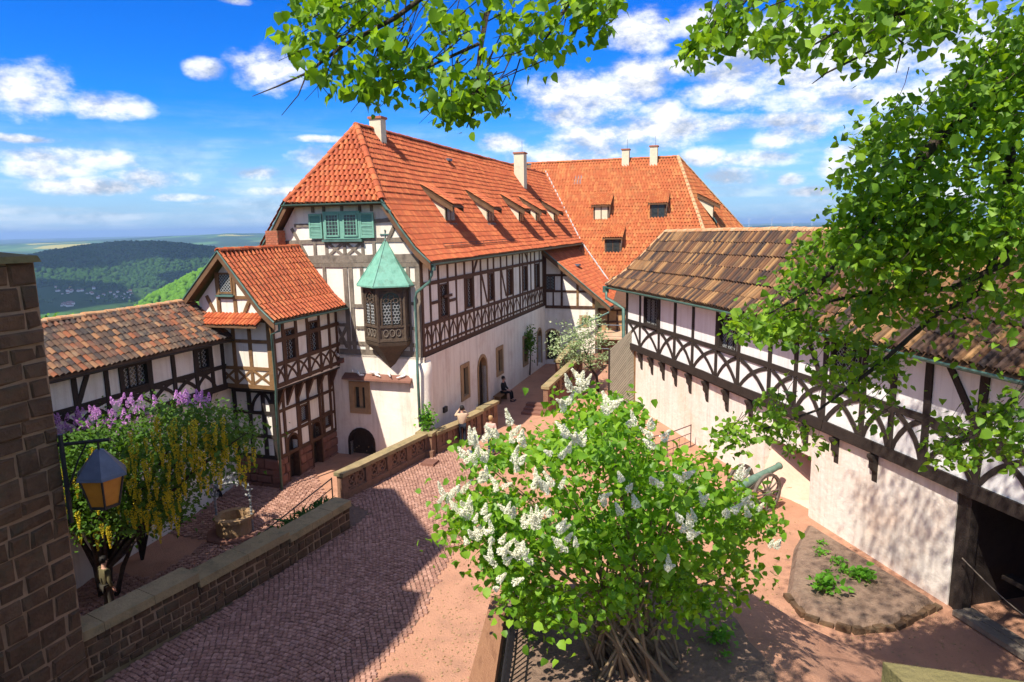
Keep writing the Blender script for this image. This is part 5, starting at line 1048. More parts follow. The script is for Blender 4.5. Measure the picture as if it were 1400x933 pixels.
# cannon
cn = thing('cannon', 'old field cannon with green bronze barrel and spoked wooden wheels', 'cannon'); wc = onz(1040, 690); ax_c = (atY(1050, 632, 23.4)-atY(1010, 662, 22.6)); ax_c.z = 0; ax_c.normalize(); sd_c = Vector((ax_c.y, -ax_c.x, 0))
WR = .68; hub0 = Vector((wc.x-.35, wc.y-.2, WR))
def wheel(c):
    b = MB(); N = 20
    for k in range(N):
        a, a2 = 2*math.pi*k/N, 2*math.pi*(k+1)/N; P_ = lambda an, r_, d: c+ax_c*math.cos(an)*r_+Vector((0, 0, math.sin(an)*r_))+sd_c*d
        b.hexa([P_(a, WR-.1, -.045), P_(a2, WR-.1, -.045), P_(a2, WR, -.045), P_(a, WR, -.045), P_(a, WR-.1, .045), P_(a2, WR-.1, .045), P_(a2, WR, .045), P_(a, WR, .045)])
    w_ = b.obj('wheel', m_wheel, cn)
    for k in range(12): a = 2*math.pi*k/12; d = ax_c*math.cos(a)+Vector((0, 0, math.sin(a))); MB().tube([c+d*.08, c+d*(WR-.08)], [.035, .026], 6).obj('spoke', m_wheel, w_)
    MB().tube([c-sd_c*.14, c-sd_c*.1, c+sd_c*.1, c+sd_c*.16], [.07, .11, .11, .07], 10).obj('hub', m_wheel, w_)
wheel(hub0+sd_c*.55); wheel(hub0-sd_c*.55); MB().tube([hub0-sd_c*.6, hub0+sd_c*.6], .05, 8).obj('axle', m_wheel, cn)
bd_ = (ax_c+Vector((0, 0, .16))).normalized(); c0 = hub0+Vector((0, 0, .3)); MB().tube([c0-bd_*.85, c0-bd_*.75, c0-bd_*.65, c0-bd_*.6, c0, c0+bd_*.9, c0+bd_*1.25, c0+bd_*1.3, c0+bd_*1.36], [.05, .1, .16, .17, .15, .12, .105, .13, .13], 14).obj('barrel', m_bronze, cn, True)
MB().hexa([hub0+sd_c*s_+a*1. for s_, a in ((-.16, Vector((0, 0, .12))), (.16, Vector((0, 0, .12))), (.16, -ax_c*1.9-Vector((0, 0, WR-.1))), (-.16, -ax_c*1.9-Vector((0, 0, WR-.1))), (-.16, Vector((0, 0, .28))), (.16, Vector((0, 0, .28))), (.16, -ax_c*1.9-Vector((0, 0, WR-.25))), (-.16, -ax_c*1.9-Vector((0, 0, WR-.25))))]).obj('trail', m_wheel, cn)

# lantern on its bracket
ln_ = thing('lantern', 'hexagonal iron lantern with amber panes on the pier bracket', 'lantern'); lc = atY(140, 655, 13.1); lc.y = 13.1
TL_ = .52; b = MB(); prof = [(.06, .62), (.1, .6), (.48, .14), (.5, .08), (.46, .08)]
b.lathe(prof[::-1], 6, lc); b.obj('hood', m_zinc, ln_)
for k in range(6):
    a0, a1 = 2*math.pi*k/6, 2*math.pi*(k+1)/6; P_ = lambda a, r_, z: lc+Vector((math.cos(a)*r_, math.sin(a)*r_, z))
    MB().quad(P_(a0, .27, -.52), P_(a1, .27, -.52), P_(a1, .42, .08), P_(a0, .42, .08)).obj('pane', m_amber, ln_); MB().tube([P_(a0, .28, -.54), P_(a0, .43, .1)], .022, 5).obj('frame_bar', m_iron, ln_)
b = MB(); b.lathe([(.0, -.56), (.29, -.56), (.3, -.5), (.2, -.5)], 6, lc); b.obj('base', m_iron, ln_)
MB().tube([lc+Vector((0, 0, .6)), lc+Vector((0, 0, .8))], .025, 6).obj('hanger', m_iron, ln_)
MB().tube([Vector((PX-.1, 13.1, lc.z+.72)), lc+Vector((.25, 0, .82))], .04, 6).obj('arm', m_iron, ln_); MB().tube([Vector((PX+.03, 13.06, lc.z+.95)), Vector((PX+.03, 13.06, lc.z-.9))], .05, 6).obj('wall_plate', m_iron, ln_)
MB().tube([Vector((PX+.03, 13.06, lc.z-.25)), Vector((PX+.3, 13.1, lc.z+.4)), Vector((PX+.5, 13.1, lc.z+.74))], .018, 6).obj('stay', m_iron, ln_)

# well with wrought iron arch
wp = onz(322, 728, -1.0); wl_ = thing('draw_well', 'stone draw well with ornate grey wrought iron arch', 'well', wp)
b = MB(); N = 14; b.lathe([(.62, -.25), (.62, .52), (.68, .55), (.68, .66), (.45, .66), (.45, .2)], N); b.obj('well_ring', m_sand, wl_)
MB().lathe([(1.0, -.3), (1.0, .02), (.96, .06)], 8).obj('plinth', m_redst, wl_)
for s_ in (-1, 1):
    b = MB(); x = .62*s_; b.tube([(x, 0, .05), (x, 0, .7), (x, 0, 1.35)], [.05, .035, .045], 8)
    for k in range(9): b.lathe([(.0, -.04), (.065, 0), (0, .04)], 6, (x, 0, .3+k*.13))
    b.obj('column', m_grey_iron, wl_)
b = MB(); arc = [(math.cos(math.pi*k/16)*.62, 0, 1.35+math.sin(math.pi*k/16)*.5) for k in range(17)]; b.tube(arc, .035, 6)
for k in range(46):
    a = math.pi*rnd(0, 1); r_ = .62+rnd(-.08, .12); c = Vector((math.cos(a)*r_, rnd(-.12, .12), 1.35+math.sin(a)*(.5+r_-.62))); b.tube([c, c+Vector((rnd(-.08, .08), rnd(-.08, .08), rnd(-.02, .1))), c+Vector((rnd(-.12, .12), rnd(-.1, .1), rnd(0, .14)))], [.03, .04, .005], 5)
b.obj('ironwork_arch', m_grey_iron, wl_)
MB().tube([(0, 0, 1.85), (.02, 0, 2.05), (.12, 0, 2.2), (.25, 0, 2.24), (.36, 0, 2.16)], [.04, .03, .025, .02, .008], 6).obj('hook_finial', m_grey_iron, wl_)

# near ledge of the battlement at the lower right, mossy
nl = thing('battlement_ledge', 'mossy stone battlement ledge', 'wall'); e0, e1 = atY(1207, 905, 1.9), atY(1420, 935, 1.75)
b = MB(); b.hexa([e0+Vector((0, 0, -.5)), e1+Vector((0, 0, -.5)), e1+Vector((.2, -1.2, -.5)), e0+Vector((.1, -1.2, -.5)), e0, e1, e1+Vector((.2, -1.2, .0)), e0+Vector((.1, -1.2, .0))]); b.obj('cap_stone', m_moss, nl)
b = MB(); b.hexa([Vector((p.x+.05, p.y-.06, z)) for z in (TZ-.2, e1.z-.5) for p in (e0, e1, e1+Vector((.2, -1.1, 0)), e0+Vector((.1, -1.1, 0)))]); b.obj('wall', m_stone, nl)

# ================================================================ vegetation
leaf_v = np.array([(0, 0, 0), (-.46, .2, .10), (-.40, .62, .07), (0, 1.05, -.14), (.40, .62, .07), (.46, .2, .10), (0, .5, 0)])
leaf_f = [(0, 6, 2, 1), (6, 3, 2), (0, 5, 4, 6), (6, 4, 3)]
thin_v = leaf_v*np.array([.45, 1, .7]); oval_v = leaf_v*np.array([.7, 1, .8])
def norm(a): return a/np.maximum(1e-6, np.linalg.norm(a, axis=1, keepdims=True))
def leaves(name, C, size, mat, parent, tv=leaf_v, droop=.6, spread=.9, kind=True):
    C = np.asarray(C); n = len(C); s_ = size*rng.uniform(.45, 1.3, n)
    d = rng.normal(0, 1, (n, 3)); d[:, 2] = d[:, 2]*.4-droop; d = norm(d)                       # tip direction
    nr = rng.normal(0, spread*.55, (n, 3)); nr[:, 2] += 1.0; sd_ = norm(np.cross(d, nr)); nr = np.cross(sd_, d)
    cz_ = rng.uniform(-.6, 2.6, (n, 1, 1)); 
    V = (tv[None, :, 0:1]*sd_[:, None, :]+tv[None, :, 1:2]*d[:, None, :]+cz_*tv[None, :, 2:3]*nr[:, None, :])*s_[:, None, None]+C[:, None, :]
    o = npmesh(name, V, leaf_f, mat, parent, True)
    if kind: struct(o, 'stuff')
    return o
def panicle(mat, length, width, n, droop=False):
    t = (np.arange(n)+rng.uniform(0, 1, n))/n; r_ = width*np.sqrt(rng.uniform(.2, 1, n))*(1-t*.85)*np.minimum(1, .45+t*4); a = rng.uniform(0, 2*math.pi, n)
    C = np.stack([np.cos(a)*r_, np.sin(a)*r_, t*length*(-1 if droop else 1)], 1); q = width*.12
    base = np.array([(-1, -1, 0), (1, -1, .2), (1, 1, 0), (-1, 1, .2)])*q
    A = norm(rng.normal(0, 1, (n, 3))); B = norm(np.cross(A, rng.normal(0, 1, (n, 3)))); Cc = np.cross(A, B)
    V = base[None, :, 0:1]*A[:, None]+base[None, :, 1:2]*B[:, None]+base[None, :, 2:3]*Cc[:, None]+C[:, None]
    o = npmesh('tmp', V, [(0, 1, 2, 3)], mat); me = o.data; bpy.data.objects.remove(o); return me
def bough(t, pts, r0_, r1_, mat, name='branch', n=6):
    m_ = len(pts); return MB().tube(pts, [r0_+(r1_-r0_)*i/(m_-1) for i in range(m_)], n).obj(name, mat, t, True)
def curve(p, q, bend, n=5):
    p, q = Vector(p), Vector(q); return [p.lerp(q, i/n)+Vector(bend)*math.sin(math.pi*i/n) for i in range(n+1)]

# white lilac on the terrace
wb = onz(868, 915, TZ); wl2 = thing('white_lilac', 'large white lilac bush in full bloom on the terrace', 'bush', wb)
WBW = np.array(wb); tips = []
outline = [(612, 700, 635, 760), (640, 600, 720, 720), (720, 590, 800, 700), (775, 525, 850, 640), (850, 560, 900, 660), (880, 600, 980, 720), (960, 620, 1020, 740), (1000, 690, 1085, 780), (640, 690, 780, 800), (780, 640, 960, 800), (900, 720, 1040, 830), (690, 780, 800, 850), (820, 780, 990, 850)]
def crown_ok(x, y):
    top = interp(x, [(612, 760), (622, 695), (655, 612), (700, 590), (760, 600), (782, 535), (800, 522), (815, 545), (855, 560), (885, 600), (900, 605), (935, 640), (960, 615), (1000, 640), (1050, 705), (1092, 722), (1100, 760)])
    bot = interp(x, [(606, 700), (615, 715), (650, 770), (690, 800), (720, 865), (800, 845), (900, 835), (990, 820), (1040, 760), (1092, 735)])
    return top < y < bot
C = []; pan = []
tries = 0
while len(tips) < 290:
    x, y = rnd(606, 1096), rnd(520, 868)
    if not crown_ok(x, y) or (x > 930 and rnd(0, 1) < .35) or noise.noise(Vector((x*.016, y*.016, 3))) < -.22: continue
    hx = (x-850)/245; dm = max(0, 1-hx*hx)**.5
    Yd = 9.15+rnd(-1.5, 1.6)*dm+.3*(1-(y-520)/350)
    tips.append(atY(x, y, Yd))
wood_m = []
for i, tpz in enumerate(tips):
    loc = tpz-wb; n = rng.integers(30, 50); s_ = rnd(.12, .23)
    C.append(np.array(loc)+rng.normal(0, 1, (n, 3))*np.array([s_, s_, s_*.8]))
    if i % 6 == 0:
        st = Vector((rnd(-.75, .75), rnd(-.5, .5), -.1)); k = Vector((loc.x*.35+rnd(-.1, .1), loc.y*.35, loc.z*.55)); pts = [st, st.lerp(k, .5)+Vector((rnd(-.06, .06), 0, 0)), k, k.lerp(loc, .5)+Vector((0, 0, .08)), loc]
        bough(wl2, pts, rnd(.022, .042), .006, m_stem, 'stem', 5)
leaves('crown', np.concatenate(C), .108, m_lilacl, wl2, droop=.75)
pms = [panicle(m_fwhite, rnd(.13, .21), rnd(.05, .065), 260) for _ in range(4)]
pp_ = [(650, 612), (668, 600), (690, 590), (645, 630), (660, 625), (628, 680), (640, 690), (632, 705), (650, 710), (623, 695), (655, 725), (672, 735), (690, 760), (745, 665), (730, 720), (740, 712), (755, 722), (720, 715), (700, 700), (790, 535), (800, 528), (782, 555), (828, 552), (835, 560), (870, 582), (880, 590), (775, 600), (790, 605), (765, 618), (740, 660), (755, 672), (770, 745), (780, 755), (725, 765), (700, 755), (680, 775), (860, 700), (850, 665), (930, 720), (940, 725), (950, 715), (960, 690), (1030, 705), (1020, 690), (915, 770), (905, 665), (935, 650), (990, 705), (710, 605), (662, 660), (676, 668), (820, 690), (700, 640), (610, 688), (640, 740), (690, 800), (1050, 742), (1010, 660), (895, 610)]
for (x, y) in pp_:
    hx = (x-850)/245; dm = max(0, 1-hx*hx)**.5
    for rep in range(3 if x < 800 else 2):
        p = atY(x+rnd(-12, 12), y+rnd(-9, 9), 9.15-1.75*dm-rnd(0, .2)-.12)-wb; link('flower_cluster', random.choice(pms), wl2, Matrix.Translation(p) @ Matrix.Rotation(rnd(-.9, .9), 4, 'X') @ Matrix.Rotation(rnd(-.9, .9), 4, 'Y') @ Matrix.Scale(rnd(.75, 1.1), 4))
# twigs near the ground
C = []
for _ in range(26): p = atY(rnd(690, 1000), rnd(790, 870), rnd(8.0, 9.0))-wb; C.append(np.array(p)+rng.normal(0, .1, (14, 3)))
leaves('low_foliage', np.concatenate(C), .085, m_lilacl, wl2)

# laburnum and purple lilac in the lower court
lb = H(-5.2, -11.6, -1.15); lt = thing('laburnum_tree', 'laburnum tree hung with yellow racemes in the lower court', 'tree', lb)
def lab_ok(x, y): return interp(x, [(70, 640), (90, 600), (180, 575), (230, 552), (290, 560), (340, 590), (356, 600)]) < y < interp(x, [(70, 700), (110, 735), (190, 720), (240, 715), (260, 660), (330, 640), (356, 610)])
tips = []
while len(tips) < 190:
    x, y = rnd(70, 356), rnd(550, 735)
    if lab_ok(x, y): tips.append(atY(x, y, rnd(17.4, 20.4)))
C = []; rac = [panicle(m_fyel, rnd(.4, .62), rnd(.085, .11), 170, True) for _ in range(3)]
for i, tpz in enumerate(tips):
    loc = tpz-lb; n = rng.integers(60, 90); C.append(np.array(loc)+rng.normal(0, 1, (n, 3))*np.array([.34, .34, .2]))
    if i % 6 == 0:
        st = Vector((rnd(-.15, .15), rnd(-.15, .15), 0)); k = Vector((loc.x*.4, loc.y*.4, loc.z*.55)); bough(lt, [Vector((0, 0, 0)), Vector((st.x, st.y, .7)), k, k.lerp(loc, .5)+Vector((0, 0, .15)), loc], .09, .012, m_bark, 'branch')
leaves('crown', np.concatenate(C), .13, m_labl, lt, oval_v, droop=.5)
for dx in (-.5, .25, .9): bough(lt, [(dx*.3, 0, -.2), (dx*.6, .1, .8), (dx*1.2, .0, 1.8), (dx*2, .2, 2.8)], .085, .035, m_bark, 'trunk', 8)
n = 0
while n < 130:
    x, y = rnd(80, 354), rnd(570, 735)
    if not lab_ok(x, y) or (x < 180 and rnd(0, 1) < .55): continue
    p = atY(x, y, rnd(17.0, 17.9))-lb; link('flower_raceme', random.choice(rac), lt, Matrix.Translation(p) @ Matrix.Rotation(rnd(0, 6), 4, 'Z') @ Matrix.Scale(rnd(.7, 1.15), 4)); n += 1
pb = H(-5.9, -9.6, -1.1); pt = thing('purple_lilac', 'purple lilac bush blooming below the left gallery', 'bush', pb); C = []; pms = [panicle(m_fpurp, rnd(.28, .38), rnd(.1, .13), 110) for _ in range(3)]
for i in range(75):
    x = rnd(70, 288); y = interp(x, [(70, 585), (120, 575), (190, 565), (250, 555), (288, 560)])+rnd(-12, 40); p = atY(x, y, rnd(19.8, 21.2))-pb; C.append(np.array(p)+rng.normal(0, .25, (24, 3)))
    if i % 8 == 0: bough(pt, [(0, 0, -.1), Vector((p.x*.3, p.y*.3, p.z*.55)), p], .05, .012, m_bark, 'stem')
leaves('crown', np.concatenate(C), .10, m_labl, pt, oval_v)
for (x0, x1, y0, y1, n) in ((72, 110, 572, 600, 22), (105, 160, 563, 590, 26), (150, 215, 545, 585, 20), (240, 288, 543, 560, 26), (160, 180, 575, 598, 6)):
    for _ in range(n): p = atY(rnd(x0, x1), rnd(y0, y1), rnd(18.9, 19.6))-pb; link('flower_cluster', random.choice(pms), pt, Matrix.Translation(p) @ Matrix.Rotation(rnd(-.6, .6), 4, 'X') @ Matrix.Rotation(rnd(-.6, .6), 4, 'Y') @ Matrix.Scale(rnd(.6, 1.0), 4))
# small pale blossoming tree near the annex
wt = atY(818, 545, 38.5); wt.z = .1; w3 = thing('blossoming_tree', 'small pale cream blossoming tree before the annex', 'tree', wt); C = []
for _ in range(75):
    an_, rr = rnd(0, 6.28), math.sqrt(rnd(0, 1)); x, y = 797+40*rr*math.cos(an_), 470+38*rr*math.sin(an_)
    if y > 500 and x < 770: continue
    C.append(np.array(atY(x, y, 38.5+rnd(-1.3, 1.3))-wt)+rng.normal(0, .26, (34, 3))*np.array([1, 1, .55]))
leaves('crown', np.concatenate(C), .15, m_palel, w3, oval_v, droop=.1); top = atY(800, 480, 38.5)-wt
bough(w3, [(0, 0, -.2), (-.1, 0, .8), top*.55, top], .1, .03, m_bark, 'trunk', 7)
for _ in range(7): bough(w3, [top*.5, top*.7+Vector((rnd(-.5, .5), rnd(-.4, .4), .2)), top+Vector((rnd(-1.3, 1.3), rnd(-.9, .9), rnd(0, 1)))], .04, .01, m_bark)
# climber on the planter and ivy round the far window
cb = H(.25, -.35, 1.0); c1 = thing('climbing_plant', 'leafy green climber in the stone planter', 'plant', cb)
C = [rng.normal(0, 1, 3)*np.array([.16, .13, .28])+np.array([0, 0, .5]) for _ in range(420)]; leaves('foliage', C, .11, m_bed, c1)
for _ in range(5): bough(c1, [(rnd(-.1, .1), rnd(-.1, .1), -.05), (rnd(-.15, .15), rnd(-.1, .1), .4), (rnd(-.2, .2), rnd(-.1, .1), .8)], .015, .006, m_stem, 'stem', 5)
iv = H(.35, 14.8, .3); c2 = thing('ivy', 'round clump of ivy hanging at the far ground-floor window', 'plant', iv)
C = [rng.normal(0, 1, 3)*np.array([.18, .42, .42])+np.array([0, 0, 2.1]) for _ in range(700)]; leaves('foliage', C, .12, m_labl, c2); bough(c2, [(0, .5, -.2), (.05, .4, 1.0), (0, .1, 2.2)], .05, .02, m_bark, 'stem')
# bed plants
def tuft(pos, label, n, size, hgt, mat, tv=oval_v, name='bed_plant', grp='plants in the beds'):
    t = thing(name, label, 'plant', pos, 0, grp); C = rng.normal(0, 1, (n, 3))*np.array([size*.5, size*.5, 0])+np.array([0, 0, hgt*.3]); C[:, 2] += rng.uniform(0, hgt, n)
    leaves('foliage', C, size*.55, mat, t, tv, droop=-.5); bough(t, [(0, 0, -.03), (0, 0, hgt*.5)], .012, .006, m_stem, 'stem', 5)
for (x, y, s_, lb_) in ((1130, 808, .34, 'largest bright green tuft in the walled flower bed'), (1178, 792, .30, 'round bright tuft beside the white wall bed'), (1123, 758, .2, 'low spreading plant in the flower bed'), (1145, 772, .22, 'straggling low plant in the middle of the flower bed'), (1125, 745, .14, 'tiny plant at the far tip of the flower bed'), (1153, 783, .2, 'low dull green plant next to the round tuft'), (1133, 790, .18, 'small pale plant behind the largest tuft')):
    tuft(onz(x, y, .22), lb_, 90 if s_ > .25 else 40, s_, s_*.6, m_bed)
tuft(onz(982, 880, TZ+.05), 'bright leafy plant in the soil beside the white lilac', 110, .2, .16, m_bed); tuft(onz(993, 902, TZ+.05), 'small yellow green seedling at the edge of the lilac soil', 26, .12, .1, m_bed); tuft(onz(725, 880, TZ+.05), 'small weed in the shadow of the picket fence', 24, .1, .12, m_bed)
# planted strip of irises behind the parapet
st_ = thing('iris_strip', 'strip of dark iris leaves along the parapet', 'plant', H(0, 0, 0)); C = []
for _ in range(90):
    v = rnd(-12.8, -7.6); u = interp(v, [(-17, -.5), (-13.45, .12), (-10.5, .6), (-7.75, .92)])-rnd(.6, 1.15); C.append(np.array(H(u, v, interp(v, [(-13, .12), (-7.5, .42)])+rnd(0, .1))-H(0, 0))+rng.normal(0, .1, (18, 3)))
leaves('foliage', np.concatenate(C), .34, m_dkl, st_, thin_v*np.array([.5, 1, 1]), droop=-1.2)
b = MB(); wu = lambda v: interp(v, [(-17, -.5), (-13.45, .12), (-10.5, .6), (-7.75, .92)])
for v, zt in ((-15.5, -.1), (-13, .1), (-10, .3), (-7.5, .42)): b.v += [tuple(H(wu(v)-1.25, v, -1.6)), tuple(H(wu(v)-1.2, v, zt-.1)), tuple(H(wu(v)-.5, v, zt))]
for i in range(3): b.f += [(3*i, 3*i+3, 3*i+4, 3*i+1), (3*i+1, 3*i+4, 3*i+5, 3*i+2)]
b.f += [(9, 10, 11)]; struct(b.obj('planted_bank', m_soil))

# linden: trunk outside the frame on the right, boughs reaching over the view
lk = Vector((9.4, 8.6, 0)); li = thing('linden_tree', 'big linden tree whose leafy boughs hang over the view', 'tree', lk)
bough(li, [Vector((0, 0, -.3)), Vector((0, 0, 2)), Vector((-.1, .1, 5)), Vector((-.2, .1, 9)), Vector((-.5, 0, 13))], .55, .25, m_bark, 'trunk', 12)
C = []; ltop = Vector((-.4, 0, 11.5))
def lbough(pts, r0_, r1_, start=None):
    P_ = [atY(x, y, d)-lk for x, y, d in pts]
    if start is not None: P_ = [start]+P_
    bough(li, P_, r0_, r1_, m_bark, 'branch', 6); return P_
TW = []
def spray(x, y, d, n, sx, sy, sz=.22):                       # leaves round a twig end; sx, sy in pixels of the photograph
    k = d/F; c = np.array(atY(x, y, d)-lk); TW.append(c); return c+rng.normal(0, 1, (n, 3))*np.array([sx*k*.5, sz, sy*k*.5])
L1 = Vector((-.3, .1, 10.5)); L2 = Vector((-.5, 0, 12.5)); L3 = Vector((-.2, .1, 8.5))
lbough([(1500, -430, 7), (1100, -330, 5.6), (820, -190, 5.0), (640, -50, 4.8), (540, 25, 4.7), (470, 62, 4.7), (420, 100, 4.7), (380, 118, 4.7), (345, 132, 4.7)], .032, .002, L2)
lbough([(760, -120, 5.0), (700, -40, 4.9), (665, 20, 4.8), (655, 80, 4.8), (652, 140, 4.8), (638, 175, 4.8)], .03, .004)
lbough([(655, 60, 4.8), (600, 85, 4.8), (550, 110, 4.8), (495, 128, 4.8)], .012, .003); lbough([(420, 100, 4.7), (408, 130, 4.7), (385, 158, 4.7)], .006, .002); lbough([(430, 95, 4.7), (440, 118, 4.7), (452, 133, 4.7)], .006, .002)
lbough([(860, -160, 5.1), (800, -30, 4.9), (765, 25, 4.8), (735, 70, 4.8)], .03, .004); lbough([(1100, -260, 5.6), (1040, -60, 5.2), (990, 20, 5.0), (955, 70, 5.0)], .03, .004)
lbough([(1480, -120, 8.5), (1340, -40, 7.6), (1240, 15, 7.0), (1150, 40, 6.8), (1095, 72, 6.6)], .06, .006, L2); lbough([(1240, 15, 7.0), (1190, 70, 6.8), (1130, 100, 6.7), (1110, 115, 6.7)], .02, .004); lbough([(1200, 30, 6.9), (1235, 60, 6.9), (1225, 100, 6.9)], .015, .004)
lbough([(1460, 40, 8.8), (1350, 125, 8.4), (1290, 180, 8.2), (1230, 255, 8.2), (1170, 330, 8.3), (1120, 390, 8.6), (1050, 430, 8.8)], .13, .01, L1)
lbough([(1440, 250, 8.8), (1385, 300, 8.6), (1375, 360, 8.6), (1300, 395, 8.8), (1190, 400, 9.0), (1100, 420, 9.2), (1030, 440, 9.3)], .08, .006, L3)
lbough([(1382, 200, 8.5), (1372, 320, 8.6), (1340, 400, 8.8), (1280, 430, 9.2), (1200, 500, 9.4), (1120, 560, 9.5), (1050, 585, 9.6), (985, 595, 9.6)], .06, .005)
lbough([(1450, 480, 9.0), (1390, 540, 9.0), (1330, 595, 9.0), (1290, 618, 9.0)], .04, .005, L3)
S_ = []
def field(n, poly_top, poly_bot, x0, x1, d, per, sx=20, sy=16):
    for _ in range(n):
        x = rnd(x0, x1); t_, b_ = interp(x, poly_top), interp(x, poly_bot)
        if b_ <= t_: continue
        S_.append(spray(x, rnd(t_, b_), rnd(*d), per, sx, sy))
field(24, [(380, 40), (395, 5), (420, -30)], [(380, 90), (420, 95), (450, 110), (480, 70), (540, 60)], 380, 540, (4.5, 4.9), 22, 22, 20)
field(24, [(490, 115), (540, 60), (560, -20), (690, -20)], [(490, 130), (560, 125), (600, 100), (690, 95)], 490, 690, (4.6, 5.0), 20, 22, 18)
field(22, [(585, 130), (620, 100), (690, 100)], [(585, 140), (640, 172), (690, 140)], 588, 688, (4.6, 5.0), 16, 18, 16)
field(22, [(690, 25), (720, -10), (840, -20)], [(690, 45), (730, 75), (800, 75), (838, 15)], 690, 838, (4.6, 5.0), 20, 22, 18)
field(16, [(945, 45), (970, 5), (1028, -20)], [(945, 72), (980, 65), (1028, 30)], 946, 1028, (4.8, 5.2), 22, 20, 20)
leaves('near_foliage', np.concatenate(S_), .072, m_linden, li, droop=1.0); S_ = []
field(38, [(1045, 40), (1070, 15), (1110, -20), (1310, -30)], [(1045, 60), (1100, 110), (1135, 108), (1160, 60), (1200, 90), (1230, 105), (1270, 60), (1310, 30)], 1040, 1310, (6.3, 7.4), 26, 26, 20)
field(200, [(1160, 330), (1165, 220), (1215, 110), (1240, 190), (1300, 140), (1330, 60), (1420, -20)], [(1160, 350), (1200, 380), (1260, 360), (1420, 330)], 1152, 1420, (7.6, 9.2), 34, 32, 26)
field(120, [(1005, 435), (1060, 420), (1100, 330), (1160, 290), (1300, 300), (1420, 310)], [(1005, 450), (1060, 470), (1140, 470), (1270, 440), (1330, 460), (1420, 420)], 1005, 1420, (8.3, 9.6), 26, 28, 22)
field(46, [(980, 590), (1040, 570), (1090, 530), (1130, 470), (1200, 470), (1230, 470)], [(980, 602), (1040, 600), (1080, 620), (1130, 600), (1190, 590), (1230, 500)], 980, 1230, (9.0, 9.9), 20, 24, 18)
field(36, [(1280, 600), (1330, 560), (1420, 540)], [(1280, 625), (1330, 625), (1420, 630)], 1280, 1420, (8.6, 9.4), 18, 22, 18)
# the rest of the crown: above and beside the frame, giving the dappled shade
nn_ = 0
while nn_ < 620:
    p = Vector((rnd(-9, 5), rnd(-5, 3.5), rnd(7.5, 17)))
    if ((p.x+1.6)/7.6)**2+(p.y/4.5)**2+((p.z-12)/5.2)**2 > 1: continue
    x, y, k = proj(p+lk)
    if k > 0 and -80 < x < 1402 and -60 < y < 1000: continue
    S_.append(np.array(p)+rng.normal(0, .42, (34, 3))); nn_ += 1
leaves('crown', np.concatenate(S_), .10, m_linden, li, droop=.8)

tw = MB()
for c in TW:
    c = Vector(c); e = c+Vector((rnd(.05, .35), rnd(-.1, .1), rnd(.08, .4))); q = c+Vector((rnd(-.16, .0), rnd(-.08, .08), rnd(-.16, -.02)))
    tw.tube([e, c.lerp(e, .5)+Vector((rnd(-.04, .04), 0, rnd(-.03, .03))), c, q], [.005, .004, .003, .0015], 4, False)
struct(tw.obj('twigs', m_bark, li), 'stuff')

# trees on the castle slope, seen over the left gallery
for i, (x, y, d, s_) in enumerate([(62, 438, 150, 4.5), (78, 434, 160, 5), (95, 432, 150, 4.6), (112, 433, 158, 5), (128, 431, 165, 4.6), (145, 430, 170, 4.5), (48, 436, 150, 5), (165, 428, 180, 4.5), (190, 424, 185, 4.4)]):
    tp_ = atY(x, y, d); t = thing('slope_tree', 'bright green deciduous tree on the castle slope above the left gallery roof', 'tree', (tp_.x, tp_.y, tp_.z-9), 0, 'trees on the castle slope')
    C = []
    for _ in range(60): v = rng.normal(0, 1, 3); v /= np.linalg.norm(v); C.append(v*np.array([s_, s_, s_*.8])*rng.uniform(.4, 1)**.4+np.array([0, 0, 8-s_*.6])+rng.normal(0, .5, (16, 3)))
    leaves('crown', np.concatenate(C), .9, m_decid, t, oval_v, droop=.1); bough(t, [(0, 0, -25), (0, 0, 2), (0, 0, 7)], .5, .15, m_bark, 'trunk')

# loose stones on the gravel
Vs = []
while len(Vs) < 1500:
    x, y = (rnd(480, 720), rnd(600, 933)) if rnd(0, 1) < .6 else (rnd(1000, 1400), rnd(690, 933)); q = onz(x, y)
    if inside(q.x, q.y) or q.x > 10.3 or terr(q.x, q.y) > .05 and q.x > t0.x: continue
    s_ = rnd(.008, .03); Vs.append(ico_v*np.array([s_, s_, s_*.6])*rng.uniform(.6, 1.4, (12, 1))+np.array([q.x, q.y, .004+s_*.3]))
struct(npmesh('loose_gravel', np.array(Vs), ico_f, m_sand, None), 'stuff')

# ================================================================ far village and wind turbines
m_hw = M('house_white', [(.7, .68, .64), (.8, .78, .74)], .1, .9); m_hr = M('house_roof', [(.30, .12, .08), (.24, .22, .21)], .05, .9, island=.6)
hb = MB(); hb.box(-4.5, 4.5, -3.5, 3.5, -2, 5.5); hme = hb.mesh(m_hw); rb = MB(); rb.prism([(-4.8, -4, 5.4), (-4.8, 4, 5.4), (-4.8, 0, 9)], (9.6, 0, 0)); rme = rb.mesh(m_hr)
n = 0
while n < 70:
    x, y = random.choice(((rnd(70, 135), rnd(394, 404)), (rnd(130, 180), rnd(399, 412)), (rnd(84, 100), rnd(416, 420))))
    d = ray(x, y); az_ = math.degrees(math.atan2(d[0], d[1])); r_ = None
    for rr in np.arange(1300, 2700, 15):
        hz = HC+rr/math.hypot(d[0], d[1])*d[2]
        if hz < land(az_, rr): r_ = rr; break
    if r_ is None: n += 1; continue
    o = thing('village_house', 'small white house with pitched roof in the far valley village', 'house', (r_*math.sin(R(az_)), r_*math.cos(R(az_)), land(az_, r_)), rnd(0, 3.1), 'houses of the valley village'); link('wall', hme, o); link('roof', rme, o); o.scale = (rnd(.5, .9),)*3; n += 1
m_turb = M('turbine_white', [(.75, .75, .75), (.8, .8, .8)], 1, .6)
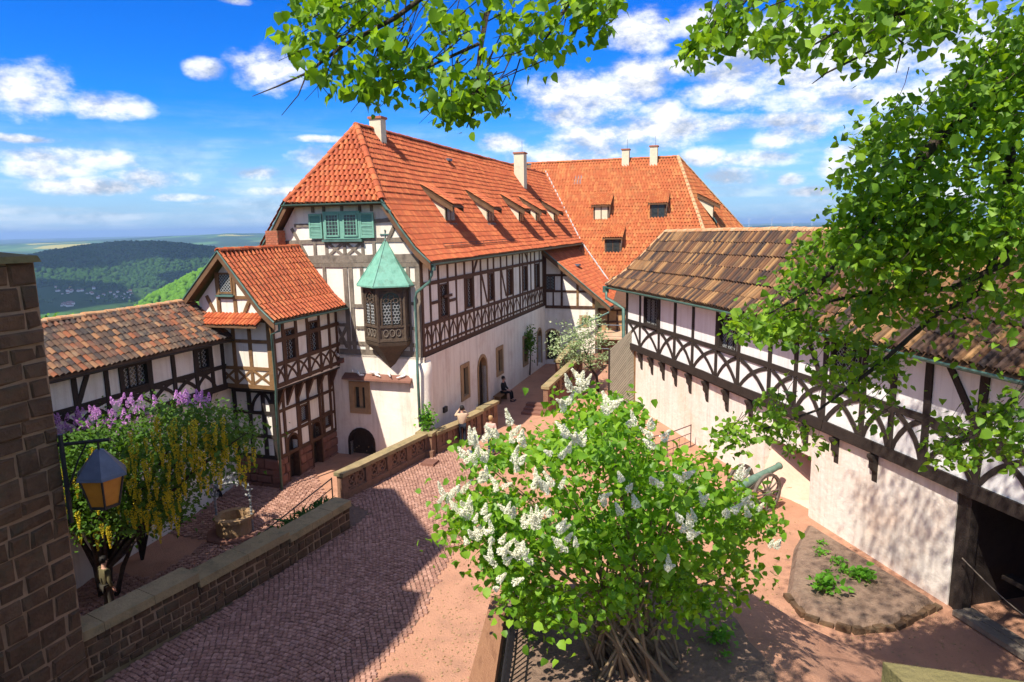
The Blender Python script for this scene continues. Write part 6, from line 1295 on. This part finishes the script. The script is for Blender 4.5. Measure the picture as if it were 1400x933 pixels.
for i, (x, ht) in enumerate(((1024, 1.), (1055, 1.), (1083, .8), (1110, 1.05), (1326, .9))):
    p = atY(x, 306, 9000); t = thing('wind_turbine', 'white wind turbine standing on the far plain', 'wind turbine', (p.x, p.y, land(math.degrees(math.atan2(p.x, p.y)), math.hypot(p.x, p.y))), 0, 'wind turbines on the plain'); h_ = 95*ht
    MB().tube([(0, 0, -5), (0, 0, h_)], [3.2, 1.8], 8).obj('tower', m_turb, t); MB().box(-1.8, 1.8, -5, 4, h_-1.5, h_+2).obj('nacelle', m_turb, t)
    for k in range(3): a = 2.094*k+i; d = Vector((math.cos(a), 0, math.sin(a))); MB().tube([Vector((0, -5.5, h_))+d*1.5, Vector((0, -5.5, h_))+d*12, Vector((0, -5.5, h_))+d*42], [1.2, 1.8, .3], 5).obj('blade', m_turb, t)

# ================================================================ people
def skin(name, pts, edges, mat, parent, rs_, sub=1):
    me = bpy.data.meshes.new('m'); me.from_pydata([tuple(p) for p in pts], edges, []); me.materials.append(mat); o = link(name, me, parent)
    md = o.modifiers.new('s', 'SKIN'); md.use_smooth_shade = True
    sv = me.skin_vertices[0].data
    for i, r_ in enumerate(rs_): sv[i].radius = r_ if isinstance(r_, tuple) else (r_, r_); sv[i].use_root = (i == 0)
    o.modifiers.new('u', 'SUBSURF').levels = sub; o.modifiers['u'].render_levels = sub; return o
m_skin = M('skin', [(.50, .27, .18), (.58, .33, .23)], 6, .6)
def person(label, pos, rz, top, legs, hair, arms='down', seat=False, walk=0., s_=1., group=None, hairlen=.0):
    t = thing('person', label, 'person', pos, rz, group); t.scale = (s_,)*3
    mt_ = M('cloth_'+str(top), [tuple(c*.85 for c in top), top], 9, .9, .2, 30); ml = M('cloth_'+str(legs), [tuple(c*.8 for c in legs), legs], 9, .9, .2, 30); mh_ = M('hair_'+str(hair), [tuple(c*.7 for c in hair), hair], 20, .7, .3, 60)
    hz = .52 if seat else .94; hip = Vector((0, 0, hz)); ch = Vector((0, .02, hz+.38)); nk = Vector((0, .0, hz+.56)); hd = Vector((0, -.03, hz+.70))
    # -Y is the facing direction
    if seat: L_ = [(Vector((s*.1, -.02, hz)), Vector((s*.12, -.45, hz+.02)), Vector((s*.12, -.50, .1)), Vector((s*.12, -.66, .05))) for s in (-1, 1)]
    else: L_ = [(Vector((s*.1, 0, hz)), Vector((s*.1, -.04-walk*s*.22, .52)), Vector((s*.1, .03-walk*s*.42, .09)), Vector((s*.11, -.15-walk*s*.4, .04))) for s in (-1, 1)]
    if arms == 'photo': A_ = [(Vector((s*.19, 0, hz+.48)), Vector((s*.29, -.2, hz+.36)), Vector((s*.07, -.27, hz+.66))) for s in (-1, 1)]
    elif arms == 'lap': A_ = [(Vector((s*.19, 0, hz+.48)), Vector((s*.25, -.06, hz+.22)), Vector((s*.1, -.28, hz+.1))) for s in (-1, 1)]
    else: A_ = [(Vector((s*.19, 0, hz+.48)), Vector((s*.25, .03+walk*s*.12, hz+.21)), Vector((s*.25, -.06+walk*s*.2, hz-.04))) for s in (-1, 1)]
    pts = [hip, ch, nk, hd, hd+Vector((0, 0, .1))]; ed = [(0, 1), (1, 2), (2, 3), (3, 4)]; r_ = [(.14, .1), (.15, .1), (.055, .055), (.082, .095), (.07, .08)]
    for a in A_: i = len(pts); pts += list(a); ed += [(1, i), (i, i+1), (i+1, i+2)]; r_ += [.05, .04, .032]
    for a in L_: i = len(pts); pts += list(a); ed += [(0, i), (i, i+1), (i+1, i+2), (i+2, i+3)]; r_ += [.08, .06, .045, .04]
    body = skin('body', pts, ed, m_skin, t, r_)
    p2 = [hip-Vector((0, 0, .04)), hip+Vector((0, 0, .2)), ch, ch+Vector((0, 0, .12))]; e2 = [(0, 1), (1, 2), (2, 3)]; r2 = [(.175, .13), (.17, .125), (.185, .125), (.1, .09)]
    for a in A_: i = len(p2); p2 += [a[0], a[1], a[1].lerp(a[2], .85)]; e2 += [(2, i), (i, i+1), (i+1, i+2)]; r2 += [.072, .062, .05]
    skin('jacket', p2, e2, mt_, t, r2)
    p3 = [hip]; e3 = []; r3 = [(.15, .12)]
    for a in L_: i = len(p3); p3 += [a[0]-Vector((0, 0, .03)), a[1], a[2]]; e3 += [(0, i), (i, i+1), (i+1, i+2)]; r3 += [.095, .078, .062]
    skin('trousers', p3, e3, ml, t, r3)
    for a in L_: MB().tube([a[2]+Vector((0, .06, -.05)), a[2]+Vector((0, -.02, -.04)), a[3]+Vector((0, -.04, 0))], [.045, .055, .03], 7).obj('shoe', m_iron, t)
    for a in A_:                                                    # hands: palm, four fingers, thumb
        d = (a[2]-a[1]).normalized(); sd_ = d.cross(Vector((0, 0, 1)) if abs(d.z) < .9 else Vector((0, 1, 0))).normalized(); b = MB(); pm = a[2]+d*.05; b.tube([a[2]-d*.02, pm, pm+d*.05], [.028, .04, .034], 7)
        for k in range(4): q = pm+d*.05+sd_*(k-1.5)*.019; b.tube([q, q+d*.035, q+d*.06-Vector((0, .015, 0))], [.01, .009, .006], 5)
        b.tube([pm-d*.01+sd_*.035, pm+d*.02+sd_*.06, pm+d*.05+sd_*.062], [.012, .011, .007], 5); b.obj('hand', m_skin, t)
    c = hd+Vector((0, .012, .06)); hv = []; b = MB()
    b.lathe([(.0, -.1-hairlen), (.085, -.07-hairlen), (.104, .0), (.1, .06), (.07, .105), (0, .122)], 10, c+Vector((0, .018, 0))); b.obj('hair', mh_, t, True)
    f = MB()
    for s in (-1, 1): f.lathe([(0, -.012), (.012, 0), (0, .012)], 6, hd+Vector((s*.032, -.088, .045)))
    f.obj('eyes', m_iron, t); MB().tube([hd+Vector((0, -.085, .045)), hd+Vector((0, -.112, .01)), hd+Vector((0, -.09, .0))], [.01, .016, .012], 5).obj('nose', m_skin, t); MB().box(-.025, .025, hd.y-.096, hd.y-.08, hd.z-.03, hd.z-.02).obj('mouth', m_redst, t)
    for s in (-1, 1): MB().lathe([(0, -.03), (.02, 0), (0, .03)], 6, hd+Vector((s*.095, 0, .03))).obj('ear', m_skin, t)
    return t
ph = onz(633, 609); person('man in beige jacket and dark jeans photographing over the balustrade', ph, R(190), (.55, .40, .27), (.015, .018, .028), (.012, .01, .009), 'photo')
cm = thing('camera_in_hand', 'small black camera held up by the man in beige', 'camera', (ph.x+.05, ph.y+.25, 1.60), R(190)); MB().box(-.065, .065, -.03, .03, -.045, .045).obj('body', m_iron, cm); MB().tube([(0, -.03, 0), (0, -.08, 0)], .03, 10).obj('lens', m_iron, cm)
person('fair-haired woman in pale pink jacket by the white lilac', onz(672, 622), R(160), (.60, .40, .33), (.02, .03, .06), (.42, .25, .11), hairlen=.05, s_=.95)
person('dark-haired person in blue top half hidden behind the white lilac', onz(645, 662), R(100), (.06, .09, .14), (.03, .03, .04), (.01, .009, .008), s_=.93)
person('man in dark suit sitting on the bench by the house wall', H(.52, 9.0, 0), R(70), (.012, .012, .014), (.012, .012, .015), (.02, .016, .014), 'lap', seat=True)
bn = thing('wooden_bench', 'low wooden bench under the seated man', 'bench', H(.42, 9.0, 0), HA); MB().box(-.2, .22, -.9, .5, .38, .44).obj('seat', m_tim_s, bn)
for s in (-.75, .35): MB().box(-.16, .18, s-.05, s+.05, 0, .38).obj('leg', m_tim_s, bn)
person('person in blue shirt walking through the lower court', onz(291, 690, -1.0), R(80), (.10, .14, .30), (.015, .016, .022), (.02, .016, .014), walk=1.)
person('person in khaki jacket standing under the laburnum', onz(150, 842, -1.2), R(150), (.10, .085, .04), (.04, .035, .025), (.012, .01, .009))
st2 = thing('stone_trough', 'dark stone tub by the arched door', 'tub', H(.5, 6.1, 0), HA); MB().lathe([(.26, 0), (.3, .1), (.3, .55), (.24, .55), (.22, .4)], 12).obj('bowl', m_dark, st2)
# pigeons on the stone ledge of the gable
m_pig = M('white_feather', [(.72, .71, .69), (.8, .79, .77)], 20, .8)
for i, (u, z) in enumerate(((-3.3, 3.3), (-3.0, 3.24), (-2.85, 3.15), (-2.3, 3.3), (-2.1, 3.2), (-1.5, 3.25), (-.85, 3.2), (-3.95, 3.98))):
    t = thing('pigeon', 'white pigeon resting on the stone ledge of the gable wall' if i < 7 else 'white pigeon alone on the small corner ledge', 'pigeon', H(u, -.25, z), rnd(0, 6), 'pigeons on the ledge' if i < 7 else None)
    MB().tube([(.17, 0, .07), (.08, 0, .09), (0, 0, .1), (-.07, 0, .12), (-.1, 0, .16)], [.01, .045, .06, .05, .03], 8).obj('body', m_pig, t, True); MB().lathe([(0, -.035), (.035, 0), (0, .035)], 8, (-.11, 0, .19)).obj('head', m_pig, t, True); MB().tube([(-.14, 0, .19), (-.17, 0, .18)], [.01, .002], 5).obj('beak', m_sand, t); MB().tube([(.15, 0, .08), (.27, 0, .06)], [.025, .03], 4).obj('tail', m_pig, t)
    for s in (-.02, .02): MB().tube([(0, s, .06), (0, s, -.0)], .006, 4).obj('leg', m_sand, t)

# a cumulus overhead, out of the view, whose shadow lies on the wooded hill
Vs = []; hc = Vector((3000*math.sin(R(-28)), 3000*math.cos(R(-28)), -60)); cz = 1500; cc = hc+sd*((cz-hc.z)/sd.z)
for _ in range(36):
    s_ = rnd(140, 300); Vs.append(ico_v*np.array([s_, s_, s_*.55])*rng.uniform(.85, 1.15, (12, 1))+np.array([cc.x+rng.normal(0, 520), cc.y+rng.normal(0, 300), cz+rnd(-60, 160)]))
struct(npmesh('cloud', np.array(Vs), ico_f, M('cloud_white', [(.8, .8, .8), (.85, .85, .85)], .01, 1., spec=0), None, True), 'stuff')

# ================================================================ haze
hz = MB(); hz.box(-29000, 29000, -29000, 29000, -230, 120); ho = hz.obj('haze', None); struct(ho, 'stuff')
hm = bpy.data.materials.new('haze'); hm.use_nodes = True; nt = hm.node_tree; nt.nodes.clear(); o_ = nt.nodes.new('ShaderNodeOutputMaterial'); pv = nt.nodes.new('ShaderNodeVolumePrincipled')
pv.inputs['Color'].default_value = (.42, .66, 1, 1); pv.inputs['Density'].default_value = 8.5e-5; pv.inputs['Anisotropy'].default_value = .2; nt.links.new(pv.outputs[0], o_.inputs['Volume']); ho.data.materials.append(hm)
